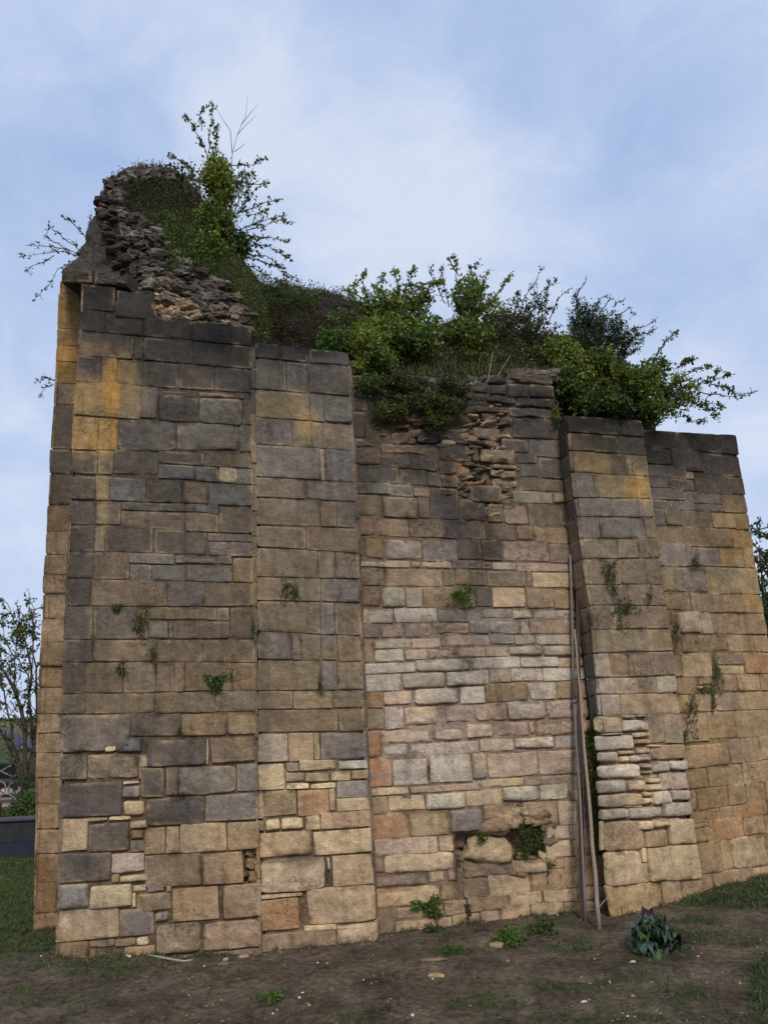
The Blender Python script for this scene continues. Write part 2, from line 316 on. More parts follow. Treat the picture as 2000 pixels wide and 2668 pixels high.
DATA['F1'] = '''R z1 293 400 430 540 520:k 780:k 1130:K 1600:k;R z1 430 540 600 700 718:d 785:d 1135:d 1600:d
R z1 600 700 785 868 490:d 600:B 1035:d 1278:d 1600:d;Q z1 315 788 760 1036 y;Q z1 763 815 880 1042 g
Q z1 885 892 1165 1065 K~;Q z1 1170 900 1475 1090 G~;Q z1 1478 900 1550 1090 g;Q z1 890 852 1150 892 d;Q z1 1160 868 1550 902 d~
R z1 1028 1095 1262 1275 465:o 603:O 1015:g~ 1450:g~ 1600:g
Q z1 285 1265 465 1432 d;Q z1 468 1265 575 1435 y;Q z1 578 1268 888 1435 d;Q z1 892 1278 1205 1362 d;Q z1 1208 1278 1560 1385 b
Q z1 890 1368 1142 1465 G;Q z1 1145 1380 1310 1485 G;Q z1 1313 1385 1440 1490 c;Q z1 1425 1390 1570 1500 G
R z1 1438 1502 1608 1652 450:d 550:y 800:G 1060:d 1235:b 1600:G
Q z2 265 15 448 180 d;Q z2 452 20 630 180 b;Q z2 632 22 890 84 G;Q z2 892 30 1138 90 g;Q z2 1140 32 1230 92 G;Q z2 1233 38 1308 104 G
Q z2 633 88 1075 208 b;Q z2 1078 98 1305 228 b;Q z2 1308 60 1560 235 b
Q z2 258 184 440 362 d;Q z2 443 188 512 365 P;Q z2 514 190 852 372 d;Q z2 855 210 1225 392 d;Q z2 1228 238 1560 300 G;Q z2 1230 302 1560 400 g
Q z2 250 368 435 552 d;Q z2 438 372 688 560 b;Q z2 680 380 1000 452 g;Q z2 1003 393 1300 452 g;Q z2 1303 392 1402 455 g
Q z2 690 455 840 572 G;Q z2 843 460 1080 572 G;Q z2 1083 460 1405 575 G;Q z2 1410 412 1575 582 B
R z2 552 582 745 750 415:d 950:b 1205:G 1600:b
Q z2 240 750 430 978 G;Q z2 433 750 735 978 G;Q z2 738 752 812 975 y;Q z2 815 752 1295 845 b;Q z2 1298 757 1380 845 l;Q z2 1385 755 1575 978 b
Q z2 815 850 955 970 l;Q z2 958 860 990 970 g;Q z2 993 850 1380 975 b
R z2 978 982 1135 1138 435:d 875:b 1195:b 1600:b;R z2 1138 1140 1360 1335 375:d 645:b 870:b 1000:b 1070:t 1400:B 1600:B
R z2 1362 1337 1503 1480 375:g 865:b 1285:b 1600:g
Q z2 212 1505 690 1762 g~;Q z2 693 1502 1045 1655 d;Q z2 1048 1495 1365 1650 t;Q z2 1368 1488 1590 1645 t
Q z3 540 0 640 68 o;Q z3 515 70 600 160 c;Q z3 605 60 775 160 G;Q z3 205 172 388 355 d;Q z3 392 175 745 350 b~;Q z3 750 180 812 265 T;Q z3 752 270 785 350 t
Q z3 800 72 1215 258 K~;Q z3 1218 70 1235 250 c;Q z3 1252 55 1560 235 b~;Q z3 205 368 635 615 K;Q z3 640 362 748 384 c;Q z3 640 395 762 485 g+;Q z3 648 495 788 605 c+
Q z3 770 270 925 478 K;Q z3 938 265 1026 460 b;Q z3 1030 256 1430 455 g~;Q z3 1435 245 1578 435 g
Q z3 395 618 530 645 t;Q z3 540 608 695 640 c;Q z3 690 635 815 695 c+;Q z3 800 475 1210 672 d~;Q z3 1215 455 1555 640 g
Q z3 195 628 393 855 T;Q z3 397 655 685 855 d;Q z3 695 705 785 762 o;Q z3 690 775 798 858 g;Q z3 790 690 935 878 t;Q z3 940 680 1033 865 t;Q z3 1038 655 1365 860 T;Q z3 1370 645 1590 845 t
Q z3 187 865 558 1070 K;Q z3 563 865 785 1003 l~;Q z3 563 1010 612 1070 t;Q z3 615 1010 815 1072 c+;Q z3 790 872 1190 1102 b;Q z3 1193 860 1478 1088 t;Q z3 1490 862 1600 1078 b=~
Q z3 175 1078 403 1258 G~;Q z3 412 1085 700 1248 c+;Q z3 708 1090 800 1135 c;Q z3 812 1050 930 1135 g;Q z3 700 1145 728 1245 c;Q z3 735 1145 982 1275 b~;Q z3 940 1090 985 1142 t
Q z3 988 1105 1305 1340 t;Q z3 1308 1085 1335 1320 b-;Q z3 1338 1085 1605 1320 t~;Q z3 172 1262 612 1475 T;Q z3 405 1215 480 1252 c;Q z3 618 1257 856 1445 g;Q z3 862 1270 965 1345 g+
Q z3 870 1352 1190 1568 b~+;Q z3 1195 1340 1595 1540 t~;Q z3 172 1485 398 1620 b;Q z3 402 1470 578 1528 t;Q z3 582 1462 727 1518 t;Q z3 735 1452 818 1508 c
Q z3 402 1532 450 1610 b;Q z3 455 1532 643 1605 B-;Q z3 650 1515 860 1600 t;Q z3 870 1572 1190 1640 b;Q z3 1195 1545 1595 1640 b
Q s 214 744 300 808 k;Q s 303 762 400 830 k'''
DATA['F2'] = '''R q1 150 250 300 385 480:K 750:K 1170:k;R q1 310 388 600 672 540:g 745:g 1190:K;R q1 606 682 870 940 760:y 900:g 1190:g~
R q1 875 945 1135 1190 595:g 780:y 1190:b;R q1 1138 1195 1435 1500 860:g 910:l 1195:G;R q1 1440 1505 1645 1693 722:b 1230:g;R q1 1650 1698 1905 1940 865:b 1020:b 1230:g
R q1 1909 1946 2118 2180 728:b 1240:b;R q2 97 142 378 403 840:b 1005:b 1250:b;R q2 382 407 600 632 870:b 1260:g;R q2 605 635 908 945 865:b 1000:G 1270:b
R q2 912 948 1175 1193 585:G 680:g 870:b 1030:b 1280:b;R q2 1180 1197 1475 1465 865:b 1028:G 1290:b;R q2 1479 1469 1655 1640 600:b 985:t 1300:b;R q2 1659 1643 1885 1867 1035:b 1310:b
R q2 1888 1872 2168 2130 555:l 800:t 860:y 1330:g~
Q q3 268 152 525 400 T;Q q3 540 130 655 225 p;Q q3 660 115 1022 210 T;Q q3 1030 115 1325 205 L;Q q3 530 235 712 318 t;Q q3 720 232 945 325 t;Q q3 955 220 1155 312 c
Q q3 1165 210 1335 300 t;Q q3 545 335 755 400 c;Q q3 765 335 1012 388 c;Q q3 1018 310 1345 475 g;Q q3 272 405 320 680 t;Q q3 325 405 638 652 B;Q q3 648 400 945 645 r;Q q3 950 390 1012 600 t;Q q3 1018 480 1345 605 T
Q q3 275 690 328 795 g;Q q3 332 680 478 792 c+;Q q3 485 665 710 780 c+;Q q3 722 650 860 790 T;Q q3 865 612 1350 770 t;Q q3 280 800 788 1048 t~;Q q3 800 785 1365 1010 T
Q q3 235 1075 300 1190 T;Q q3 305 1055 915 1388 T~;Q q3 922 1050 968 1175 L+;Q q3 972 1020 1390 1332 T;Q q3 330 1398 692 1440 T;Q q3 300 1450 665 1755 r;Q q3 735 1335 1410 1685 T~
Q q3 670 1500 730 1740 g-;Q q3 305 1762 1015 1990 b;Q q3 1018 1690 1465 1895 T~+;Q q3 1028 1900 1425 1990 t;Q q3 710 1700 1015 1752 T'''
DATA['FM'] = '''Q n1 730 172 900 250 d~;Q n1 905 168 1060 262 d~;Q n1 1062 172 1245 288 g~+;Q n1 1250 180 1418 290 g~+;Q n1 1140 78 1410 170 g~+;Q n1 1140 292 1350 375 g~+;Q n1 1352 312 1500 380 g~
Q n1 400 192 590 282 g~;Q n1 450 105 720 186 g~;Q n1 665 252 765 300 b~;Q n1 770 258 870 312 g~;Q n1 872 268 1040 330 d~+;Q n1 1000 278 1138 345 d~+
Q m1 40 -60 145 -5 k;Q m1 40 0 145 90 k;Q m1 45 95 148 188 k;Q m1 45 195 145 375 d;Q m1 60 385 200 440 b~
Q m1 175 300 320 418 B~-;Q m1 322 335 492 418 B~;Q m1 500 320 640 412 d;Q m1 60 445 250 568 b~;Q m1 252 425 640 492 t~;Q m1 250 498 450 590 d~;Q m1 452 515 642 610 k~;Q m1 645 420 880 540 d~;Q m1 645 310 885 415 d~
Q m1 60 575 368 692 d;Q m1 372 598 410 698 d;Q m1 412 600 568 712 d;Q m1 572 622 665 715 K;Q m1 668 640 785 720 K;Q m1 790 545 870 650 r~-;Q m1 790 655 862 800 b~-;Q m1 645 545 785 632 d~
Q m1 65 682 308 768 G;Q m1 312 700 470 784 G;Q m1 472 725 586 790 T;Q m1 590 728 790 945 K;Q m1 790 805 985 955 d~;Q m1 65 775 257 922 b;Q m1 260 790 500 935 b;Q m1 503 797 588 938 b
Q m1 70 928 200 1056 r;Q m1 203 938 440 1064 t;Q m1 443 950 700 1070 b;Q m1 703 962 950 1082 K;Q m1 953 972 1185 1088 b;Q m1 1190 987 1305 1092 t;Q m1 1310 998 1545 1112 t
Q m1 80 1065 125 1205 g;Q m1 130 1065 265 1215 o;Q m1 275 1085 535 1222 l~;Q m1 540 1085 780 1240 g;Q m1 783 1075 948 1225 K;Q m1 951 1085 1090 1232 K;Q m1 1095 1098 1415 1235 P;Q m1 1418 1118 1560 1250 p
Q m1 90 1228 450 1280 l;Q m1 453 1235 520 1282 l~;Q m1 523 1230 740 1292 P~;Q m1 743 1235 778 1290 d;Q m1 780 1232 945 1290 g;Q m1 948 1240 1022 1292 d;Q m1 1025 1242 1190 1296 l;Q m1 1195 1250 1560 1310 P
Q m1 90 1290 270 1405 b;Q m1 275 1292 675 1410 t;Q m1 680 1297 762 1408 b;Q m1 765 1297 978 1405 b;Q m1 985 1300 1255 1412 b;Q m1 1258 1303 1297 1412 b;Q m1 1300 1315 1560 1422 T
Q m1 95 1415 240 1550 B;Q m1 245 1415 415 1562 l+;Q m1 420 1420 535 1562 l;Q m1 538 1418 762 1560 B;Q m1 765 1418 900 1560 b;Q m1 903 1412 1022 1555 d;Q m1 1025 1420 1252 1555 T;Q m1 1258 1427 1450 1562 t;Q m1 1452 1432 1565 1572 t
Q m1 1130 165 1370 240 g~;Q m1 1375 182 1480 262 d;Q m1 1165 245 1480 382 K;Q m1 1060 235 1162 288 d~;Q m1 1085 382 1275 480 g~;Q m1 1280 387 1500 512 g;Q m1 1185 482 1330 555 G;Q m1 1350 517 1510 662 d
Q m1 1210 562 1345 650 g;Q m1 1210 665 1515 748 b;Q m1 1165 752 1430 834 l;Q m1 1435 752 1520 835 T+;Q m1 1100 840 1275 985 P~;Q m1 1280 840 1490 1000 b;Q m1 1493 837 1545 990 b
Q m1 865 705 1085 830 p~+;Q m1 985 835 1100 965 b;Q m1 885 305 1080 388 P~;Q m1 940 452 1180 545 T~;Q m1 885 392 1060 435 P~;Q m1 1010 600 1195 648 c~;Q m1 1030 562 1205 598 T~;Q m1 1030 660 1200 745 T~-;Q m1 880 160 1130 205 t~;Q m1 950 208 1055 260 t~;Q m1 1085 350 1160 380 P~;Q m1 880 440 935 540 b~;Q m1 1090 760 1160 835 T~-
Q m2 95 228 335 335 l;Q m2 340 227 635 325 l;Q m2 640 240 945 320 g;Q m2 950 225 1160 292 G;Q m2 1163 235 1300 300 l;Q m2 1303 240 1570 300 l
Q m2 95 342 235 435 g;Q m2 240 340 395 430 p;Q m2 400 332 600 432 p~;Q m2 603 328 862 408 p~;Q m2 868 312 1000 410 g~;Q m2 1003 310 1212 410 g~;Q m2 1218 308 1275 408 L;Q m2 1278 308 1575 408 t
Q m2 110 445 195 605 B;Q m2 197 440 455 508 l;Q m2 460 438 665 505 P;Q m2 668 430 688 495 t;Q m2 690 415 1005 490 P;Q m2 1008 412 1175 480 g;Q m2 1180 415 1320 480 l;Q m2 1325 415 1505 482 l;Q m2 1508 412 1590 482 T
Q m2 200 514 408 600 L;Q m2 412 514 565 590 P;Q m2 568 508 765 575 p;Q m2 768 495 978 570 P;Q m2 980 492 1130 565 p;Q m2 1134 488 1370 560 l+;Q m2 1373 488 1590 563 l+
Q m2 115 605 485 682 L;Q m2 490 580 866 668 l+;Q m2 872 570 1216 645 L;Q m2 1221 568 1480 640 L;Q m2 1483 570 1595 632 T
Q m2 120 690 388 806 L;Q m2 392 678 695 786 l+;Q m2 700 656 998 772 L+;Q m2 1003 650 1150 744 l;Q m2 1154 645 1370 736 l;Q m2 1374 640 1600 732 L
Q m2 120 812 260 925 r;Q m2 265 800 463 900 P;Q m2 469 785 789 898 L+;Q m2 794 775 968 892 L;Q m2 972 750 1271 880 B;Q m2 1275 740 1470 868 l;Q m2 1474 735 1610 856 t
Q m2 125 928 270 1075 b;Q m2 273 912 405 1072 l;Q m2 410 910 635 1045 P~;Q m2 695 905 900 1025 p~;Q m2 905 890 1120 1012 p~;Q m2 1125 870 1395 1005 l+;Q m2 1400 870 1620 1005 P~
Q m2 250 1072 600 1170 P~;Q m2 603 1065 815 1150 P~;Q m2 838 1032 1028 1130 P~;Q m2 1060 1015 1280 1120 p~;Q m2 1283 1018 1315 1100 P;Q m2 1318 1010 1620 1108 P~
Q m2 135 1085 252 1268 r;Q m2 258 1175 430 1255 l;Q m2 455 1165 935 1250 l;Q m2 938 1140 1168 1225 l;Q m2 1171 1120 1455 1206 L+;Q m2 1459 1115 1625 1198 l
Q m2 145 1270 325 1475 r;Q m2 332 1280 572 1462 L;Q m2 588 1245 876 1442 l;Q m2 880 1235 985 1422 l+;Q m2 990 1228 1340 1402 P~;Q m2 1344 1215 1660 1390 P~
Q m2 150 1487 215 1537 t;Q m2 219 1475 446 1527 T;Q m2 450 1460 945 1505 P;Q m2 950 1415 1237 1475 T;Q m2 1240 1395 1600 1456 p
Q m2 155 1545 298 1660 b;Q m2 300 1530 552 1640 T;Q m2 558 1510 836 1632 L+;Q m2 840 1493 1091 1600 T;Q m2 1093 1470 1350 1575 L+;Q m2 1354 1455 1548 1562 L;Q m2 1552 1400 1700 1562 t
Q m3 140 400 390 563 r;Q m3 396 386 636 542 t;Q m3 645 375 845 518 g~+;Q m3 850 342 1068 440 t~;Q m3 1085 330 1305 470 t;Q m3 1310 322 1425 472 P
Q m3 150 552 572 656 P;Q m3 578 540 666 636 T;Q m3 1240 478 1382 562 P;Q m3 1386 475 1420 562 t;Q m3 160 665 232 770 p;Q m3 235 648 671 765 T~;Q m3 1240 570 1394 676 P;Q m3 1397 566 1430 670 t
Q m3 165 772 505 852 p;Q m3 508 748 616 826 T;Q m3 625 743 682 818 t;Q m3 1262 685 1350 746 t;Q m3 1353 675 1425 862 t;Q m3 730 735 885 800 b~;Q m3 888 716 1065 782 g;Q m3 1068 700 1248 770 T+
Q m3 170 858 587 980 T~;Q m3 590 825 666 938 t;Q m3 670 808 722 932 t-;Q m3 725 803 876 926 b;Q m3 880 776 1141 911 T;Q m3 1145 750 1361 882 t;Q m3 610 940 745 1028 t
Q m3 185 985 310 1160 b;Q m3 315 975 606 1046 t;Q m3 752 910 1006 1005 t;Q m3 1008 888 1216 972 T;Q m3 1220 868 1428 952 T;Q m3 300 1055 660 1170 t;Q m3 664 1020 832 1150 t;Q m3 835 1000 957 1120 T
Q m3 960 970 1146 1110 T;Q m3 1150 955 1346 1095 T;Q m3 1350 948 1428 1080 t;Q m3 1425 160 1520 308 p;Q m3 1430 312 1570 478 B;Q m3 1435 482 1580 650 B;Q m3 1440 660 1590 848 r;Q m3 1435 855 1620 935 p;Q m3 1432 940 1620 1080 b~
Q m3 1425 60 1500 158 p'''
DATA['F3'] = '''R r1 240 280 373 410 520:k 760:k;R r1 376 413 508 550 320:B 500:d 800:d;R r1 513 553 678 712 440:y 580:d 800:y;R r1 682 716 876 883 320:g 800:y
R r1 880 886 1025 1030 460:g 700:g 800:y;R r1 1029 1033 1190 1190 365:g 710:g 850:b;R r1 1193 1191 1350 1342 500:b 660:b 850:b;R r1 1353 1346 1543 1548 520:b 900:b
R r2 64 69 232 230 580:b 900:b;R r2 236 232 413 408 460:b 520:T 930:b;R r2 416 411 597 575 760:b 950:B;R r2 600 578 790 768 440:l 580:B 980:b;R r2 792 770 915 905 650:l 800:b 990:L;R r2 918 908 1080 1062 525:l 1010:t
Q r2 325 1090 530 1212 T~;Q r2 535 1068 625 1105 T+;Q r2 630 1065 715 1095 T+;Q r2 540 1108 735 1200 L+;Q r2 738 1065 860 1290 b;Q r2 863 1065 1010 1298 b;Q r2 380 1214 540 1232 L+
Q r2 333 1228 620 1346 L+;Q r2 615 1205 742 1252 c+;Q r2 625 1257 745 1310 T+;Q r2 345 1355 498 1450 l+;Q r2 500 1345 636 1386 y+;Q r2 640 1322 750 1375 T;Q r2 712 1298 845 1326 c+;Q r2 752 1305 1020 1416 t~
Q r2 505 1392 578 1448 c+;Q r2 582 1376 760 1444 L+;Q r2 348 1457 665 1562 L+;Q r2 667 1446 760 1494 T+;Q r2 667 1500 760 1530 c+;Q r2 762 1425 893 1520 l+;Q r2 896 1420 1030 1505 L+
Q r3 343 242 560 350 l+;Q r3 566 242 710 332 T+;Q r3 722 228 822 270 T+;Q r3 712 273 835 328 P+;Q r3 827 180 1045 322 P~;Q r3 480 208 822 238 T-
Q r3 358 347 685 456 T+;Q r3 691 333 770 374 T+;Q r3 692 382 770 432 c+;Q r3 773 330 914 436 l+;Q r3 917 320 1058 410 l+;Q r3 358 462 582 556 l+;Q r3 588 446 834 542 l+;Q r3 838 420 1070 527 l+;Q r3 540 440 685 458 c
Q r3 365 562 400 790 T;Q r3 402 562 708 790 t~;Q r3 660 560 768 635 T+;Q r3 770 540 917 610 T+;Q r3 920 538 985 595 T+;Q r3 710 628 888 775 t+;Q r3 893 545 1078 740 T+
Q r3 400 792 690 1062 T~+;Q r3 693 770 728 885 c;Q r3 693 892 740 1040 t;Q r3 738 750 1122 1025 T+;Q r3 425 1045 845 1300 t~;Q r3 848 1017 990 1210 t;Q r3 993 995 1152 1190 t'''
DATA['F4'] = '''R r1 350 395 487 550 960:k 1290:k 1410:k 1500:k;Q r1 700 492 910 620 d;Q r1 913 500 1150 660 d;Q r1 1153 545 1455 710 d
Q r1 725 626 1028 725 g;Q r1 1032 655 1165 672 g;Q r1 1030 676 1090 738 P;Q r1 1095 690 1370 852 d;Q r1 1372 715 1480 856 d;Q r1 740 710 897 800 G;Q r1 900 730 1090 823 g
Q r1 750 806 1012 892 g;Q r1 1015 832 1300 925 g;Q r1 1303 852 1495 995 B;Q r1 760 890 900 960 G;Q r1 903 902 1092 970 g;Q r1 1095 918 1312 987 g
Q r1 770 957 866 1100 G;Q r1 870 960 990 1095 b;Q r1 993 972 1225 1112 b;Q r1 1229 994 1405 1120 y;Q r1 1408 1000 1530 1130 o
Q r1 790 1102 1100 1250 b;Q r1 1103 1110 1385 1260 b;Q r1 1388 1132 1550 1270 o;Q r1 800 1235 1065 1410 G;Q r1 1070 1262 1285 1405 g;Q r1 1289 1268 1475 1416 o;Q r1 1478 1270 1570 1420 o
Q r1 820 1420 945 1600 b;Q r1 948 1418 1186 1605 g~;Q r1 1190 1418 1600 1622 y
Q r2 850 127 1060 262 b;Q r2 1070 130 1310 282 b;Q r2 1313 142 1480 287 B;Q r2 1483 145 1650 292 o;Q r2 870 265 963 447 b~-;Q r2 968 276 1140 448 l+;Q r2 1145 280 1225 452 l;Q r2 1228 290 1440 453 B;Q r2 1443 290 1680 453 t
Q r2 900 457 995 590 b-;Q r2 997 457 1086 592 b;Q r2 1089 460 1345 586 b;Q r2 1348 460 1555 586 t;Q r2 1558 460 1720 586 t
Q r2 915 600 1000 780 b;Q r2 1003 600 1228 782 T;Q r2 1265 595 1482 688 b;Q r2 1270 692 1482 760 T;Q r2 1486 592 1740 756 r
Q r2 940 787 1111 915 B;Q r2 1114 782 1230 842 t;Q r2 1118 850 1172 880 L;Q r2 1310 765 1420 892 t;Q r2 1423 760 1600 888 t;Q r2 1603 755 1760 885 t
Q r2 950 920 1055 1060 t;Q r2 1110 915 1246 1052 t;Q r2 1250 905 1430 1045 g;Q r2 1433 890 1780 1038 t;Q r2 970 1070 1058 1290 t;Q r2 1062 1065 1192 1282 t;Q r2 1195 1050 1418 1252 b;Q r2 1421 1035 1810 1245 t
Q r2 1000 1300 1358 1480 t;Q r2 1361 1262 1470 1450 b;Q r2 1473 1245 1598 1435 t;Q r2 1601 1235 1850 1415 T;Q r2 1015 1495 1195 1640 B;Q r2 1199 1466 1460 1622 t;Q r2 1463 1425 1870 1600 t
Q r3 1035 320 1110 482 t;Q r3 1112 302 1350 466 B;Q r3 1353 272 1490 442 b;Q r3 1493 250 1640 422 B;Q r3 1643 240 1900 405 t;Q r3 1045 480 1290 575 B;Q r3 1294 450 1395 545 t;Q r3 1398 430 1660 530 r;Q r3 1663 405 1910 505 t
Q r3 1050 620 1215 727 B;Q r3 1055 580 1205 612 B;Q r3 1209 545 1470 710 r;Q r3 1473 522 1630 667 t;Q r3 1633 500 1930 650 t;Q r3 1040 745 1106 965 B;Q r3 1110 722 1300 960 b;Q r3 1304 708 1378 938 t;Q r3 1380 675 1660 925 T~;Q r3 1664 650 1950 890 T
Q r3 1130 968 1240 1180 b;Q r3 1244 932 1560 1160 p;Q r3 1563 900 2000 1120 T'''
F1.ext = F2.ext = F3.ext = F4.ext = F0.ext = 2.4
FAC = dict(F0=F0, F1=F1, F2=F2, FM=FM, F3=F3, F4=F4)

def params(w, e):
    e = min(e, w*0.2); k = max(2, min(18, int(math.ceil(w/0.022))))
    t = [0, e*.35, e, e*1.7]+[e*1.7+(w-3.4*e)*i/k for i in range(1, k)]+[w-e*1.7, w-e, w-e*.35, w]
    return [a/w for a in t]
def add_stone(mb, c, n, col, flag='', px=None, fn=None):
    """c: four corners tl, tr, br, bl in 3D; n: outward normal"""
    tl, tr, br, bl = c
    w = ((tr-tl).length+(br-bl).length)/2; h = ((bl-tl).length+(br-tr).length)/2
    if w < 0.006 or h < 0.006: return
    rough = '~' in flag
    off = (0.012 if '+' in flag else (-0.02 if '-' in flag else (-.075 if '=' in flag else 0))) + random.uniform(-.004, .004)
    e = 0.008 if rough else 0.0032
    if '+' in flag: e = 0.009
    tu = params(w, e); tv = params(h, e)
    rx = (.003+.012*random.random()**2)/max(w, .03)*(1.8 if ('+' in flag or rough) else .7); ry = rx*w/h
    rx = min(rx, .13); ry = min(ry, .2)
    amp = .013 if rough else .004; wob = .007 if rough or '+' in flag else .0025
    sd = random.random()*50; gap = random.uniform(.0008, .0028)+(.0022 if '+' in flag else 0)+(.003 if random.random() < .12 else 0)
    tiltu, tiltv = random.uniform(-.004, .004), random.uniform(-.004, .004)
    udir = (tr-tl).normalized(); vdir = (bl-tl).normalized()
    base = Vector(COL[col]); k = random.uniform(.84, 1.18); base = base*k
    base = Vector((base.x*random.uniform(.97, 1.04), base.y, base.z*random.uniform(.93, 1.06)))
    vs = []; cs = []
    nu, nv = len(tu), len(tv)
    for j, b in enumerate(tv):
        for i, a in enumerate(tu):
            X = 2*a-1; Y = 2*b-1
            X2 = X*(1-2*gap/w-rx*abs(Y)**9); Y2 = Y*(1-2*gap/h-ry*abs(X)**9)
            a2 = (X2+1)/2; b2 = (Y2+1)/2
            p = (tl*(1-a2)+tr*a2)*(1-b2)+(bl*(1-a2)+br*a2)*b2
            nn = noise.noise_vector(p*9+Vector((sd, 0, 0)))
            ed = min(min(i, nu-1-i), min(j, nv-1-j))
            if ed < 3: p = p+udir*(nn.x*wob)+vdir*(nn.y*wob)
            d = off+tiltu*X+tiltv*Y+(nn.z*amp)+noise.noise(Vector((p.x*30, p.y*30, p.z*55))+Vector((0, sd, 0)))*amp*.6+(noise.noise(p*95)*amp*.35)
            if ed == 0: d = -.017 if '=' not in flag else -.09
            elif ed == 1: d -= e*.38
            else:
                bulge = (.012 if '+' in flag else (.008 if rough else .002))
                ex = 3 if (rough or '+' in flag) else 8; d += bulge*(1-abs(X)**ex)*(1-abs(Y)**ex)
            q = p+n*d
            vs.append(q)
            if px is not None:
                x = px[0]+(px[2]-px[0])*a; y = px[1]+(px[3]-px[1])*b
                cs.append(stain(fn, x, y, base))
            else: cs.append(tuple(base))
            if ed <= 3:                     # mortar smeared over the arrises, or soot and dirt held in them
                m_ = noise.noise(p*5+Vector((3, 1, 7)))+.5*noise.noise(p*22)
                if m_ > .12: cs[-1] = tuple(Vector(cs[-1]).lerp(Vector(COL['T'])*(.55+.45*min(1, sum(cs[-1])/.7)), min(.55, (m_-.12)*2.2)))
                elif m_ < -.15: cs[-1] = tuple(Vector(cs[-1])*max(.5, 1+(m_+.15)*1.6))
    fs = []
    for j in range(nv-1):
        for i in range(nu-1):
            fs.append((j*nu+i, (j+1)*nu+i, (j+1)*nu+i+1, j*nu+i+1))
    mb.add(vs, fs, cs)

def stones_for(fn, mb, off=0.0):
    f = FAC[fn]
    for item in DATA[fn].replace('\n', ';').split(';'):
        t = item.split()
        if not t: continue
        if t[0] == 'R':
            b = t[1]; y0, y1, y2, y3 = [by(b, float(v)) for v in t[2:6]]     # tl tr bl br
            ym = (y0+y1+y2+y3)/4; u0 = 0.0
            for cell in t[6:]:
                xs, c = cell.split(':'); x = bx(b, float(xs))
                u1 = 1.0 if cell is t[-1] else min(1.0, f.uu(x, ym))
                if u1-u0 < .004: continue
                T = lambda u: y0+(y1-y0)*u
                Bm = lambda u: y2+(y3-y2)*u
                flag = c[1:]; c = c[0]
                j = [random.uniform(-1.5, 1.5) for _ in range(4)]
                pts = [(f.xw(u0, T(u0)), T(u0)+j[0]), (f.xw(u1, T(u1)), T(u1)+j[1]), (f.xw(u1, Bm(u1)), Bm(u1)+j[2]), (f.xw(u0, Bm(u0)), Bm(u0)+j[3])]
                cs = [f.P(x_, y_, off) for x_, y_ in pts]
                add_stone(mb, cs, f.n, c, flag, (pts[0][0], T((u0+u1)/2), pts[1][0], Bm((u0+u1)/2)), fn)
                u0 = u1
        else:
            b = t[1]; x0, yy0, x1, yy1 = bx(b, float(t[2])), by(b, float(t[3])), bx(b, float(t[4])), by(b, float(t[5]))
            c = t[6][0]; flag = t[6][1:]
            ym = (yy0+yy1)/2
            if abs(x0-f.xl(ym)) < 13: x0 = f.xl(ym)
            if x1 > f.xr(ym)-(48 if fn == 'FM' and ym < 2080 else 11) or x1 > 2100: x1 = f.xr(ym)
            u0, u1 = f.uu(x0, ym), f.uu(x1, ym); xc = (x0+x1)/2
            s0, s1 = interp(f.slopes, yy0), interp(f.slopes, yy1)
            j = [random.uniform(-1.6, 1.6) for _ in range(8)]
            pts = [(u0, yy0+s0*(x0-xc)), (u1, yy0+s0*(x1-xc)), (u1, yy1+s1*(x1-xc)), (u0, yy1+s1*(x0-xc))]
            P2 = [(f.xw(u, y)+(j[2*k] if 0.001 < u < .999 else 0), y+j[2*k+1]) for k, (u, y) in enumerate(pts)]
            cs = [f.P(x_, y_, off) for x_, y_ in P2]
            add_stone(mb, cs, f.n, c, flag, (x0, yy0, x1, yy1), fn)

# wall-face grid of mortar behind the stones, with hollows
def inside(poly, x, y):
    r = False; n = len(poly)
    for i in range(n):
        x0, y0 = poly[i]; x1, y1 = poly[(i+1) % n]
        if (y0 > y) != (y1 > y) and x < (x1-x0)*(y-y0)/(y1-y0)+x0: r = not r
    return r
def edged(poly, x, y):
    best = 1e9; n = len(poly)
    for i in range(n):
        x0, y0 = poly[i]; x1, y1 = poly[(i+1) % n]
        dx, dy = x1-x0, y1-y0; t = max(0, min(1, ((x-x0)*dx+(y-y0)*dy)/(dx*dx+dy*dy+1e-9)))
        best = min(best, math.hypot(x-x0-dx*t, y-y0-dy*t))
    return best
CAV = [(1182, 2172), (1262, 2168), (1268, 2130), (1300, 2100), (1345, 2096), (1375, 2120), (1420, 2145), (1424, 2200), (1432, 2248), (1345, 2252), (1290, 2255), (1215, 2262), (1190, 2285), (1178, 2230)]
BROKEN = [(1225, 1050), (1330, 1060), (1325, 1140), (1340, 1180), (1355, 1250), (1310, 1330), (1270, 1360), (1225, 1310), (1190, 1250), (1205, 1180), (1220, 1120)]
TOPHOLE = [(958, 1060), (1000, 1080), (1180, 1100), (1230, 1100), (1225, 1170), (1080, 1160), (965, 1120)]
BACK = Vector((.25, 1, 0)).normalized()
HOL = [(628, 2220), (650, 2215), (690, 2200), (690, 2310), (560, 2308), (640, 2290)]
